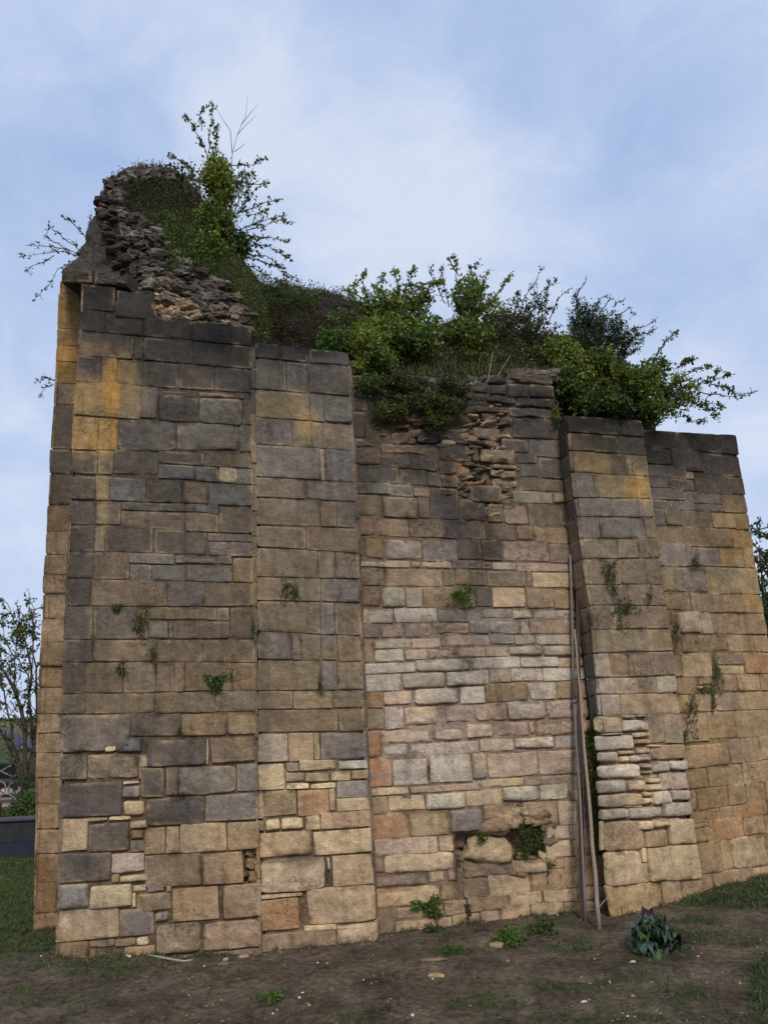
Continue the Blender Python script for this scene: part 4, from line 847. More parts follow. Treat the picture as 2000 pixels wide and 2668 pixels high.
shrub('upright shrub with thin leaning shoots at the centre of the wall top', (1215, 920, 5.6),
  [(1225, 770, 48, 70, 34, 5.6, ('g', 'yg', 'g'), .7), (1215, 870, 80, 60, 30, 5.5, ('yg', 'g', 'dg'), .9), (1290, 800, 50, 50, 14, 5.7, ('yg', 'g'), .2, .7)],
  [(5.6, [(1205, 760), (1190, 700), (1185, 658)], 11, BRN), (5.6, [(1195, 720), (1175, 690), (1172, 672)], 8, BRN), (5.6, [(1230, 720), (1225, 700), (1240, 690)], 8, BRN), (5.6, [(1255, 780), (1260, 730), (1268, 705)], 11, ('yg', 'g')),
   (5.6, [(1285, 780), (1310, 740), (1330, 720)], 15, ('yg', 'yg', 'g')), (5.6, [(1170, 800), (1155, 740), (1145, 702)], 9, BRN), (5.6, [(1160, 790), (1130, 730), (1120, 700)], 7, BRN)])
shrub('open half bare thorny shrub between the centre shrub and the dark conifer bush', (1390, 940, 5.8),
  [(1380, 810, 75, 70, 30, 5.8, ('dg', 'eg', 'ol'), .12, .7), (1390, 880, 90, 50, 30, 5.7, ('dg', 'heath', 'ol'), .7)],
  [(5.8, [(1360, 830), (1370, 770), (1400, 720), (1410, 700)], 9, BRN), (5.8, [(1330, 820), (1350, 770), (1345, 760)], 9, BRN), (5.8, [(1400, 820), (1420, 760), (1430, 730)], 9, BRN), (5.8, [(1430, 830), (1450, 780), (1490, 750)], 8, BRN),
   (5.8, [(1320, 850), (1300, 790), (1290, 780)], 9, BRN), (5.8, [(1390, 780), (1440, 740), (1450, 728)], 8, BRN)], lsize=.02)
shrub('dark evergreen heath bush with straight upright twigs right of centre', (1560, 980, 5.85),
  [(1520, 830, 50, 60, 40, 5.85, ('eg', 'dg'), 1.2), (1580, 860, 70, 60, 44, 5.85, ('eg', 'dg', 'eg'), 1.2), (1500, 900, 80, 50, 30, 5.8, ('eg', 'heath', 'dg'), 1), (1640, 890, 40, 45, 20, 5.9, ('eg', 'dg'), .7)],
  [(5.85, [(1505, 800), (1500, 770)], 30, ('eg',)), (5.85, [(1500, 780), (1515, 750), (1527, 730)], 3, ('eg',)), (5.85, [(1540, 800), (1560, 780), (1580, 768)], 6, ('eg',)), (5.85, [(1560, 820), (1580, 790), (1590, 775)], 5, ('eg',)), (5.85, [(1600, 800), (1605, 790), (1628, 778)], 4, ('eg',)),
   (5.85, [(1640, 860), (1680, 850), (1708, 830)], 6, ('eg',)), (5.85, [(1600, 830), (1640, 800), (1650, 820)], 6, ('eg',)), (5.85, [(1650, 880), (1690, 870), (1700, 860)], 10, ('eg', 'dg'))], lsize=.017)
shrub('wide green bush spilling over the right buttress and the far wall top', (1640, 1060, 5.6),
  [(1460, 920, 60, 50, 34, 5.55, ('yg', 'g', 'yg'), 1.1), (1480, 1000, 60, 60, 34, 5.45, ('g', 'dg', 'yg'), 1.2), (1560, 960, 80, 50, 40, 5.55, ('g', 'yg', 'dg'), 1.2), (1560, 1050, 85, 38, 44, 5.4, ('dg', 'g', 'dg'), 1.5),
   (1650, 1000, 90, 55, 50, 5.6, ('g', 'yg', 'dg'), 1.1), (1700, 1070, 70, 38, 34, 5.65, ('dg', 'g', 'yg'), .8), (1770, 1020, 80, 60, 60, 5.75, ('g', 'dg', 'yg'), .15, .8), (1700, 960, 60, 40, 20, 5.75, ('g', 'dg'), .4)],
  [(5.75, [(1760, 960), (1790, 940), (1800, 935)], 22, ('g', 'dg', 'br')), (5.75, [(1710, 930), (1730, 890), (1745, 880), (1765, 865)], 10, BRN), (5.75, [(1820, 1000), (1870, 985), (1910, 975)], 18, BRN), (5.75, [(1850, 1000), (1890, 1010), (1905, 1020)], 15, BRN),
   (5.8, [(1820, 1020), (1880, 1030), (1950, 1030), (1962, 1022)], 9, BRN), (5.75, [(1800, 1050), (1850, 1050), (1885, 1055)], 16, BRN), (5.75, [(1820, 1060), (1860, 1070), (1868, 1085)], 14, BRN), (5.75, [(1780, 1080), (1800, 1100), (1840, 1095)], 16, BRN),
   (5.75, [(1860, 990), (1866, 970), (1868, 960)], 7, BRN), (5.75, [(1760, 990), (1830, 960), (1850, 955)], 12, BRN)])
shrub('low fern and bramble mat drooping over the broken top of the middle wall', (1120, 1010, 5.25),
  [(960, 1000, 50, 30, 18, 5.0, ('g', 'dg', 'moss'), 1.6), (1180, 1010, 60, 34, 22, 5.12, ('heath', 'moss', 'dg'), 1.6), (1010, 1075, 55, 24, 24, 5.0, ('g', 'moss', 'ol'), 1.6), (1090, 1050, 90, 28, 36, 5.07, ('moss', 'ol', 'dg', 'g'), 1.6), (1165, 1062, 62, 24, 30, 5.07, ('moss', 'ol', 'dg'), 1.5), (1050, 1000, 90, 40, 24, 5.08, ('heath', 'ol', 'moss'), 1.8), (1140, 1100, 40, 26, 16, 5.06, ('dg', 'moss'), 1.6)],
  [(5.05, [(965, 1075), (985, 1035), (1005, 995)], 2, ('ol',)), (5.05, [(950, 1040), (952, 1060)], 5, ('fresh',))], lsize=.018, name='fern_mat', cat='ferns')
shrub('dense low green scrub filling the middle of the wall top', (1250, 960, 5.7),
  [(1150, 880, 90, 60, 34, 5.65, ('g', 'yg', 'dg'), 1.2), (1290, 880, 90, 65, 34, 5.7, ('heath', 'dg', 'ol'), 1.1), (1400, 930, 80, 50, 26, 5.6, ('dg', 'g', 'ol'), 1.1), (1230, 940, 90, 30, 16, 5.5, ('yg', 'g', 'ol'), .9), (1330, 840, 70, 45, 16, 5.75, ('heath', 'dg', 'ol'), .8)], (), lsize=.02)
shrub('yellowish mossy tuft wedged at the corner beside the right buttress top', (1450, 1080, 5.35), [(1448, 1085, 14, 34, 14, 5.33, ('moss', 'yg'), 1.5), (1425, 1020, 30, 40, 14, 5.45, ('heath', 'dg', 'ol'), 1)], lsize=.014, name='moss_tuft', cat='moss')

# heather and ground cover on the mound and the heap: nobody could count it
lv = Leaves()
def cover(n, xr, yr, ok, yf, cols, ls, up=.4):
    k = 0
    while k < n:
        x, y = random.uniform(*xr), random.uniform(*yr)
        if not ok(x, y): continue
        k += 1; p = at(x, y, yf(x, y)-.02); col = cols(x, y); kk = random.uniform(.6, 1.3)
        for j in range(9):
            s = ls*random.uniform(.6, 1.3); lv.add(p+rv()*ls*1.1, (rv()+Vector((0, -.3, up))).normalized()*s, s*.45, leafcol(tuple(v*kk for v in GREEN[col]), .2))
def in2(x, y): return interp([(r[0], r[1]) for r in ROW2], y) < x < interp([(r[0], r[2]) for r in ROW2], y) 
cover(7000, (590, 1680), (745, 1010), in2, lambda x, y: surf(ROW2, y2f, .5, x, y), lambda x, y: random.choice(('heath', 'heath', 'heath', 'ol') if (x > 690 and x < 930) else ('heath', 'dg', 'g') if x < 700 else ('heath', 'g', 'ol', 'dg')), .017)
H1 = [(270, 520), (300, 478), (340, 455), (420, 450), (480, 470), (540, 520), (600, 620), (660, 720), (715, 790), (700, 890), (655, 880), (650, 800), (540, 715), (480, 670), (420, 610), (380, 560), (330, 540), (300, 530)]
cover(5000, (265, 720), (446, 900), lambda x, y: inside(H1, x, y), lambda x, y: surf(ROW1, y1f, .55, x, y)-.01, lambda x, y: random.choice(('heath', 'heath', 'ol', 'heath', 'dg') if y < 545 else ('moss', 'ol', 'dg', 'g', 'straw' if random.random() < .3 else 'moss')), .017)
cover(500, (430, 560), (560, 700), lambda x, y: (y-560) > (x-430)*.6, lambda x, y: surf(ROW1, y1f, .55, x, y)-.02, lambda x, y: random.choice(('g', 'g', 'dg')), .02)
cover(700, (590, 830), (700, 800), lambda x, y: y > 690+(x-590)*.3, lambda x, y: surf(ROW2, y2f, .5, x, y)-.02, lambda x, y: random.choice(('dg', 'g', 'dg')), .018)
for i in range(1300):
    if random.random() < .3: y = random.uniform(447, 520); t = interp([(r[0], r[1]) for r in ROW1], y) if random.random() < .5 else interp([(r[0], r[2]) for r in ROW1], y); x = t; yf = y1f; th = .55; y -= 2
    elif random.random() < .5: x = random.uniform(350, 430); y = 447; yf = y1f; th = .55
    else: x = random.uniform(590, 960); y = interp([(600, 752), (760, 752), (850, 765), (920, 785), (980, 820)], x); yf = y2f; th = .5
    p = at(x, y, yf(x, y)+th*random.uniform(.4, 1.2)); kk = random.uniform(.6, 1.3); cc = GREEN[random.choice(('heath', 'ol', 'heath', 'dg'))]; ln = random.random()**2*.12
    d = (rv()*.5+Vector((0, 0, 1))).normalized()
    for j in range(7): s_ = .02*random.uniform(.6, 1.3); lv.add(p+d*ln*j/7+rv()*.014, (d+rv()*.7).normalized()*s_, s_*.45, leafcol(tuple(v*kk for v in cc), .2))
o = lv.build('heather_cover'); tag(o, 'brown heather and low green growth covering the broken top of the tower', 'ground cover', kind='stuff')
lv = Leaves()
for i in range(900):
    x = random.choice((random.gauss(1390, 55), random.gauss(1270, 60), random.gauss(1100, 60))); y = random.uniform(965, 990)
    if not 950 < x < 1460: continue
    p = at(x, y, FM.P(x, 1000).y+.12+random.random()*.2); s = random.uniform(.05, .14)
    lv.add(p, Vector((random.gauss(0, .35), random.gauss(0, .3), 1)).normalized()*s, .004, leafcol(random.choice((GREEN['straw'], GREEN['ol'], GREEN['g']))))
o = lv.build('tall_grass'); tag(o, 'tufts of straw coloured grass growing along the top of the middle wall', 'grass', kind='stuff')
def stalk(label, pts, Yd, r=.005, col=(.3, .24, .19)):
    w = MB(); p = [at(x, y, Yd*VS) for x, y in pts]; w.tube(p, [r*(1-.5*i/(len(p)-1)) for i in range(len(p))], col, 5)
    o = w.build('dry_stalk', M_WOOD); tag(o, label, 'dry stalk')
stalk('pale dry stalk standing upright on the middle wall top', [(1270, 992), (1276, 960), (1284, 915)], 5.3, .006)
stalk('thin pale stalk leaning right beside the upright dry one', [(1290, 990), (1310, 955), (1330, 925)], 5.35, .004, (.35, .32, .2))

# tufts and moss growing out of the masonry
def tuft(label, f, cx, cy, rx, ry, n, cols, ls=.014, hang=.5, off=.01, name='wall_plant', cat='wall plant', group='plants and moss growing out of the masonry'):
    lv = Leaves(); w = MB(); root = f.P(cx, cy-ry*.6, off)
    for i in range(n):
        a = random.random()*6.283; r = random.random()**.6*(1.1+.5*math.sin(a*3+rx))
        if noise.noise(Vector((math.cos(a)*r*2.2, math.sin(a)*r*2.2, rx+cx*.1))) < -.27: continue
        q = f.P(cx+math.cos(a)*rx*r, cy+math.sin(a)*ry*r, off+abs(random.gauss(0, .5))*.03*(1.2-r))
        s = ls*random.uniform(.6, 1.3)
        lv.add(q, (rv()*.8+Vector((0, -.5, -hang))+f.n*.3).normalized()*s, s*.55, leafcol(GREEN[random.choice(cols)]))
    for i in range(6):
        a = random.random()*6.283; w.tube([root-f.n*.02, f.P(cx+math.cos(a)*rx*.4, cy+math.sin(a)*ry*.4, .03), f.P(cx+math.cos(a)*rx*.8, cy+math.sin(a)*ry*.8, .012)], .0018, BARK, 3, False)
    e = empty(name, root, label, cat, group); lv.build('leaves', e); w.build('stems', M_WOOD, e)
T_ = tuft
T_('brown green moss clump near the top of the right buttress', F3, 1590, 1490, 22, 36, 520, ('moss', 'ol', 'heath'))
T_('thin brown root trail below the moss clump on the right buttress', F3, 1600, 1545, 9, 26, 100, ('heath', 'ol'))
T_('grey green leafy weed spreading across the right buttress', F3, 1630, 1585, 32, 22, 300, ('gg', 'ol', 'dg'), .018)
T_('lower drooping part of weed on the right buttress', F3, 1618, 1620, 18, 26, 200, ('moss', 'ol'))
T_('small hanging weed beside the grey green one on the right buttress', F3, 1690, 1560, 11, 30, 150, ('ol', 'heath', 'dg'))
T_('brown moss in the crack high on the far right wall', F4, 1812, 1465, 12, 24, 160, ('heath', 'moss'))
T_('dark moss in the joint beside two pale stones on the far right wall', F4, 1762, 1650, 14, 36, 320, ('dg', 'heath', 'moss'))
T_('long dark green ivy strand hanging on the far right wall', F4, 1866, 1760, 13, 58, 620, ('dg', 'g'))
T_('short ivy arm reaching left from the hanging strand', F4, 1838, 1795, 24, 9, 200, ('dg', 'g'))
T_('thin ivy tail under the hanging strand on the far right wall', F4, 1858, 1832, 8, 24, 160, ('dg', 'moss'))
T_('second dark ivy clump hugging the right buttress edge', F4, 1803, 1860, 17, 50, 640, ('dg', 'g', 'eg'))
T_('small ivy foot below the second clump', F4, 1787, 1918, 11, 26, 200, ('dg', 'g'))
T_('moss clump hanging in a fork on the middle buttress', F2, 745, 1535, 14, 32, 220, ('moss', 'dg', 'ol'))
T_('right hand arm of moss on the middle buttress', F2, 768, 1545, 12, 24, 160, ('moss', 'ol', 'dg'))
T_('thin moss streak low on the middle buttress joint', F2, 834, 1790, 6, 26, 120, ('moss', 'g'))
T_('olive moss on the bed joint of the left buttress', F1, 303, 1583, 16, 11, 150, ('moss', 'ol'))
T_('hanging green moss column on the left buttress', F1, 365, 1625, 17, 38, 420, ('moss', 'g', 'ol'))
T_('small dark creeper hanging below the moss column', F1, 400, 1700, 11, 28, 130, ('dg', 'ol'))
T_('leafy creeper tuft on the lower left buttress', F1, 315, 1745, 18, 20, 160, ('g', 'dg', 'ol'))
T_('round dark green fern tuft on the left buttress', F1, 562, 1775, 22, 20, 420, ('g', 'dg', 'fresh'), .02)
T_('tiny fern in the joint right of the round tuft', F1, 603, 1757, 5, 14, 60, ('g',))
T_('tiny weed in the joint above the dark lower stone', F1, 470, 1900, 6, 14, 60, ('g', 'moss'))
T_('green algae strip in the corner beside the left buttress', F1, 660, 1635, 6, 40, 160, ('moss', 'moss', 'g'), .01)
T_('bright green feathery fern on the middle wall below the dark stain', FM, 1205, 1555, 24, 26, 330, ('fresh', 'yg', 'g'), .024, -.3, .02, 'fern', 'fern')
T_('dark green moss filling the right side of the wall hollow', FM, 1388, 2188, 52, 56, 4600, ('dg', 'g', 'moss'), .017, .1, -.045)
T_('moss curtain running up from the hollow between two stones', FM, 1355, 2140, 18, 44, 1200, ('dg', 'g'), .014, .3, -.02)
T_('small fern on the boulder in the wall hollow', FM, 1256, 2180, 14, 16, 150, ('g', 'moss'), .018, .1, 0.0)
T_('moss drip at the right lower corner of the hollow', FM, 1430, 2262, 9, 26, 120, ('g', 'dg'))
T_('brown green moss on the left edge of the hollow', FM, 1192, 2270, 14, 46, 240, ('heath', 'moss', 'heath'), .012, .3, -.05)
T_('ivy mat low on the middle wall near its foot', FM, 1125, 2365, 24, 24, 480, ('g', 'dg', 'g'), .022)
T_('left trailing arm of the low ivy mat', FM, 1090, 2358, 20, 10, 170, ('g', 'fresh'), .02)
T_('narrow dark moss streak right of the low ivy mat', FM, 1218, 2372, 8, 26, 180, ('dg', 'moss'))
T_('long strip of dark moss in the corner behind the poles', FM, 1540, 2000, 17, 140, 6000, ('moss', 'g', 'moss', 'g'), .016, .2, .09)
T_('lower green moss patch in the corner behind the poles', FM, 1556, 2190, 14, 44, 420, ('moss', 'ol', 'dg'), .012, .2, .02)
T_('short dark moss strip beside the top of the poles', FM, 1504, 1640, 8, 48, 300, ('dg', 'moss'), .013, .2, .02)
T_('green weeds in the vertical slot between two pale stones', FM, 1117, 2010, 5, 30, 90, ('heath', 'moss'), .01)
# ------------------------------------------------------------------ ground
def axis(lo, hi, step, far):
    a = list(np.arange(lo, hi, step)); s = step; v = a[-1]
    while v < far: s *= 1.35; v += s; a.append(v)
    s = step; v = lo; b = []
    while v > -far: s *= 1.35; v -= s; b.append(v)
    return b[::-1]+a
SOIL = srgb(82, 69, 58, k=1.9); SOIL2 = srgb(106, 92, 77, k=1.9); LAWN = srgb(50, 58, 32, k=1.7); MOSSY = srgb(68, 70, 44, k=1.8)
PATCH = [(20, 2350, 130, 90, .95), (60, 2460, 130, 50, .7), (250, 2520, 120, 30, .7), (300, 2500, 160, 14, .5), (60, 2600, 60, 30, .45), (690, 2600, 40, 20, .6), (500, 2500, 90, 14, .3),
         (1180, 2480, 50, 10, .75), (1130, 2430, 120, 14, .35), (1490, 2470, 70, 16, .6), (1480, 2400, 60, 12, .55), (1480, 2575, 80, 16, .7), (1260, 2620, 120, 30, .5), (1620, 2555, 60, 12, .6), (1250, 2555, 60, 14, .35),
         (1900, 2345, 150, 26, .95), (2050, 2330, 150, 40, .95), (1820, 2400, 80, 10, .8), (1800, 2440, 110, 14, .8), (1900, 2460, 60, 10, .6), (1985, 2570, 32, 110, .9), (2060, 2600, 90, 140, .9), (1700, 2480, 60, 20, .6), (1560, 2650, 160, 20, .5), (1440, 2340, 60, 12, .4)]
def green(x, y, p):
    g = 0.0
    for cx, cy, rx, ry, s in PATCH:
        d = ((x-cx)/rx)**2+((y-cy)/ry)**2
        if d < 2.5: g = max(g, s*max(0, min(1, 1.3-d*.7+noise.noise(p*6)*.9)))
    if p.y > 6.3 or p.x < -2.6: g = max(g, .9 if p.y > 6.6 else .9*(p.y-5.3)/1.3 if p.y > 5.3 else 0)
    g = max(g, .55*max(0, noise.noise(p*1.9)+.12))
    return min(1, g)
def gz(x, y):
    p = Vector((x, y, 0)); near = max(0, 1-abs(math.hypot(x, y)-3)/9)
    z = (noise.noise(p*1.3)*.022+noise.noise(p*5)*.012+noise.noise(p*13)*.010+noise.noise(p*31)*.006)*near
    return z
xs = axis(-4.4, 4.6, .034, 2600); ys = axis(2.6, 7.4, .034, 2600)
mb = MB(); W = len(xs); vs = []; cs = []
for y in ys:
    for x in xs:
        p = Vector((x, y, gz(x, y))); vs.append(p)
        if y > 1.2:
            px, py = proj(p); g = green(px, py, p)
        else: g = .3
        c = Vector(SOIL).lerp(Vector(SOIL2), max(0, min(1, .4+noise.noise(p*3.1)*.9)))
        c = c.lerp(Vector(LAWN if y > 6.3 or g > .75 else MOSSY), g)
        if y > 60: c = Vector(srgb(82, 78, 48, k=1.6))
        elif y > 14: c = Vector(srgb(58, 66, 36, k=1.7))
        cs.append(tuple(c*(1+.35*noise.noise(p*9))))
fs = [(j*W+i, j*W+i+1, (j+1)*W+i+1, (j+1)*W+i) for j in range(len(ys)-1) for i in range(W-1)]
mb.add(vs, fs, cs)
def ground_material():
    m, nt, b = newmat('bare_soil_and_moss'); a = N(nt, 'ShaderNodeVertexColor', layer_name='Col'); pos = mapping(nt, (1, 1, 1))
    n1 = noise_n(nt, pos, 22, 8, .72); n2 = noise_n(nt, pos, 120, 6, .75); n3 = noise_n(nt, pos, 4, 4, .6)
    v = math_n(nt, 'ADD', math_n(nt, 'MULTIPLY', n1, 1.2), math_n(nt, 'MULTIPLY', n2, 1.2)); v = math_n(nt, 'ADD', v, math_n(nt, 'MULTIPLY', n3, .6))
    v = math_n(nt, 'MULTIPLY_ADD', math_n(nt, 'SUBTRACT', v, 1.5), 2.6, .92); v = math_n(nt, 'MAXIMUM', v, .2)
    cb = nt.nodes.new('ShaderNodeCombineColor')
    for i in range(3): L(nt, v, cb.inputs[i])
    col = mixc(nt, 1.0, a.outputs['Color'], cb.outputs[0], 'MULTIPLY')
    gr = ramp(nt, noise_n(nt, pos, 14, 6, .7), [(.5, 0.0), (.64, .55)]); col = mixc(nt, gr, col, mixc(nt, 1.0, col, (.72, .95, .6), 'MULTIPLY'))
    vo = N(nt, 'ShaderNodeTexVoronoi', Scale=70.0); L(nt, pos, vo.inputs['Vector'])
    fl = math_n(nt, 'LESS_THAN', math_n(nt, 'ADD', vo.outputs['Distance'], math_n(nt, 'MULTIPLY', n1, .5)), .31)
    col = mixc(nt, math_n(nt, 'MULTIPLY', fl, .6), col, (.2, .17, .14)); L(nt, col, b.inputs['Base Color'])
    b.inputs['Roughness'].default_value = .95; b.inputs['Specular IOR Level'].default_value = .15
    h = math_n(nt, 'ADD', n1, math_n(nt, 'MULTIPLY', n2, .35)); bp = N(nt, 'ShaderNodeBump', Strength=1.0, Distance=.06); L(nt, h, bp.inputs['Height']); L(nt, bp.outputs[0], b.inputs['Normal'])
    return m
o = mb.build('ground', ground_material(), None, smooth=True); tag(o, 'bare brown earth with patches of thin grass around the tower', 'ground', kind='structure')
# grass blades
random.seed(11); lv = Leaves(); cnt = 0; tries = 0
while cnt < 60000 and tries < 900000:
    tries += 1
    if random.random() < .55: x = random.uniform(-60, 2060); y = random.uniform(2290, 2690)
    else: x = random.uniform(-120, 200); y = random.uniform(2240, 2480)
    p = ground_at(x, y)
    if p.y > 12: continue
    g = green(x, y, p)
    if random.random() > g*1.3-.06: continue
    if noise.noise(p*11) < -.05-.4*(g-.5): continue
    cnt += 1; s = random.uniform(.012, .034)*(1.2 if g > .8 else .9); p.z = gz(p.x, p.y)-.003
    c = random.choice(((.07, .105, .03), (.09, .12, .04), (.05, .085, .035), (.13, .13, .055)))
    lv.add(p, Vector((random.gauss(0, .5), random.gauss(0, .5), 1)).normalized()*s, .003+.001*p.y*.5, leafcol(c, .35))
for f, lx, rx_, n in ((F1, 144, 680, 900), (F2, 685, 985, 350), (FM, 985, 1588, 1100), (F3, 1622, 1829, 300), (F4, 1829, 2040, 700), (F0, 80, 150, 260)):
    for i in range(n):
        t = random.random(); q = f.a.lerp(f.b, t)-f.n*.0
        if noise.noise(q*5) < -.05: continue
        q = q+f.n*(abs(random.gauss(0, .03))+.005); q.z = gz(q.x, q.y)-.004; s = random.uniform(.012, .05)
        lv.add(q, Vector((random.gauss(0, .5), random.gauss(0, .5), 1)).normalized()*s, .004, leafcol(random.choice(((.06, .09, .03), (.10, .10, .045), (.16, .13, .07))), .3))
o = lv.build('grass_blades'); tag(o, 'short thin grass growing in patches on the earth', 'grass', kind='stuff')
# litter: crumbs of soil, chips, dead leaves
mb = MB(); random.seed(12)
for i in range(1900):
    x = random.uniform(-40, 2040); y = random.uniform(2330, 2668); p = ground_at(x, y)
    if i > 1000: f = random.choice((F1, F2, FM, FM, F3, F4)); p = f.a.lerp(f.b, random.random())+f.n*abs(random.gauss(0, .04))
    if p.y > 7: continue
    p.z = gz(p.x, p.y); r = random.uniform(.003, .010); r = r*1.8 if random.random() < .05 else r
    k = srgb(190, 180, 165) if random.random() < .015 else srgb(*random.choice(((96, 78, 62), (70, 58, 50), (120, 100, 80), (60, 50, 44))))
    rot = Matrix.Rotation(random.random()*6.28, 3, 'Z'); sd = random.random()*9
    v = [Vector((1, 0, 0)), Vector((.3, .8, 0)), Vector((-.9, .5, 0)), Vector((-.7, -.7, 0)), Vector((.4, -.9, 0)), Vector((.1, .1, .6)), Vector((0, 0, -.4))]
    v = [p+(rot @ (q*random.uniform(.7, 1.2)))*r for q in v]
    mb.add(v, [(0, 1, 5), (1, 2, 5), (2, 3, 5), (3, 4, 5), (4, 0, 5), (1, 0, 6), (2, 1, 6), (3, 2, 6), (4, 3, 6), (0, 4, 6)], k)
o = mb.build('gravel_litter', M_PAINT); tag(o, 'small chips, crumbs and dead bits scattered over the bare earth', 'litter', kind='stuff')
def loose(name, label, cat, x, y, size, col, rotz=0, sq=.7, mat=None, lift=.3):
    mb = MB(); p = ground_at(x, y); p.z = gz(p.x, p.y)+size[2]*lift
    rock(mb, p, size, Matrix.Rotation(rotz, 3, 'Z'), col, sq=sq); o = mb.build(name, mat or M_ROUGH, None, True); tag(o, label, cat, 'loose stones and pebbles on the ground')
loose('stone', 'flat tan stone lying on bare earth in front of the middle wall', 'stone', 1137, 2542, (.045, .03, .012), COL['t'])
loose('stone', 'long thin flat stone half buried behind the tan one', 'stone', 1130, 2502, (.09, .02, .006), COL['B'])
loose('stone', 'grey flat stone beside the leafy weed at the wall foot', 'stone', 1292, 2466, (.045, .03, .018), COL['t'])
loose('stone', 'flat grey stone near the foot of the left buttress', 'stone', 582, 2514, (.04, .02, .007), COL['g'])
loose('stone', 'small pale stone beside the flat grey one', 'stone', 588, 2502, (.02, .013, .01), COL['l'])
loose('stone', 'brown chip of stone at the foot of the middle buttress', 'stone', 634, 2492, (.03, .022, .012), COL['P'], .5)
loose('pebble', 'white pebble on the earth left of the big leafy plant', 'pebble', 1648, 2505, (.016, .009, .007), (.75, .73, .7))
loose('pebble', 'white elongated chip near the bottom right of the ground', 'pebble', 1521, 2614, (.018, .006, .005), (.75, .73, .7), .2)
loose('pebble', 'white pebble in the grass patch below the middle wall', 'pebble', 1588, 2562, (.006, .012, .009), (.7, .69, .66))
loose('pebble', 'white pebble on open soil below the middle buttress', 'pebble', 780, 2600, (.008, .006, .006), (.75, .73, .7))
loose('pebble', 'small yellow fleck on open soil below the middle buttress', 'pebble', 806, 2621, (.008, .006, .004), (.6, .5, .1))
loose('pebble', 'white pebble in the bottom edge of the ground left of centre', 'pebble', 1075, 2657, (.009, .006, .006), (.7, .69, .66))
loose('pebble', 'tiny white pebble near the white stick', 'pebble', 532, 2517, (.006, .005, .005), (.7, .69, .66))
def stick(label, pts, r, col, name='stick'):
    w = MB(); P_ = []
    for x, y in pts: p = ground_at(x, y); p.z = gz(p.x, p.y)+r*.8; P_.append(p)
    n = len(P_); w.tube(P_, [r*(.5+.5*math.sin(math.pi*(i+.6)/n)) for i in range(n)], col, 6); o = w.build(name, M_WOOD, None, True); tag(o, label, 'stick')
stick('curved whitish stick lying at the foot of the left buttress', [(383, 2494), (410, 2499), (450, 2502), (480, 2505), (502, 2503)], .008, (.34, .31, .24))
stick('short white broken stick left of the curved one', [(327, 2493), (340, 2497)], .009, (.65, .62, .52))
# ------------------------------------------------------------------ weeds at the wall foot
def weed(label, x, y, w, h, n, cols, ls=.028, name='weed'):
    p = ground_at(x, y); p.z = gz(p.x, p.y); e = empty(name, p, label, 'weed', 'weeds on the ground by the wall'); lv = Leaves(); wd = MB()
    for i in range(n):
        a = random.random()*6.283; r = random.uniform(.2, 1)*w; tip = p+Vector((math.cos(a)*r, math.sin(a)*r*.8, h*random.uniform(.35, 1)*(1.1-.5*r/w)))
        branch(wd, lv, p+rv()*.008, tip, .0022, .001, .12, 16, ls, [GREEN[c] for c in cols], 2, .3, .1)
    lv.build('leaves', e); wd.build('stems', M_WOOD, e)
weed('leafy green weed clump beside the flat grey stone at the wall foot', 1325, 2458, .11, .09, 26, ('g', 'g', 'fresh'), .017)
weed('looser feathery weed clump right of the leafy one', 1415, 2432, .14, .09, 24, ('g', 'dg', 'dg'), .014)
weed('small bright weed on bare soil below the middle buttress', 715, 2606, .035, .025, 7, ('fresh', 'g'), .016)
weed('low dark weed at the foot of the middle wall near its left corner', 1130, 2432, .05, .03, 7, ('heath', 'dg'), .015)
weed('flat green weed patch left of the grey stone', 1180, 2480, .08, .02, 10, ('fresh', 'moss'), .014)
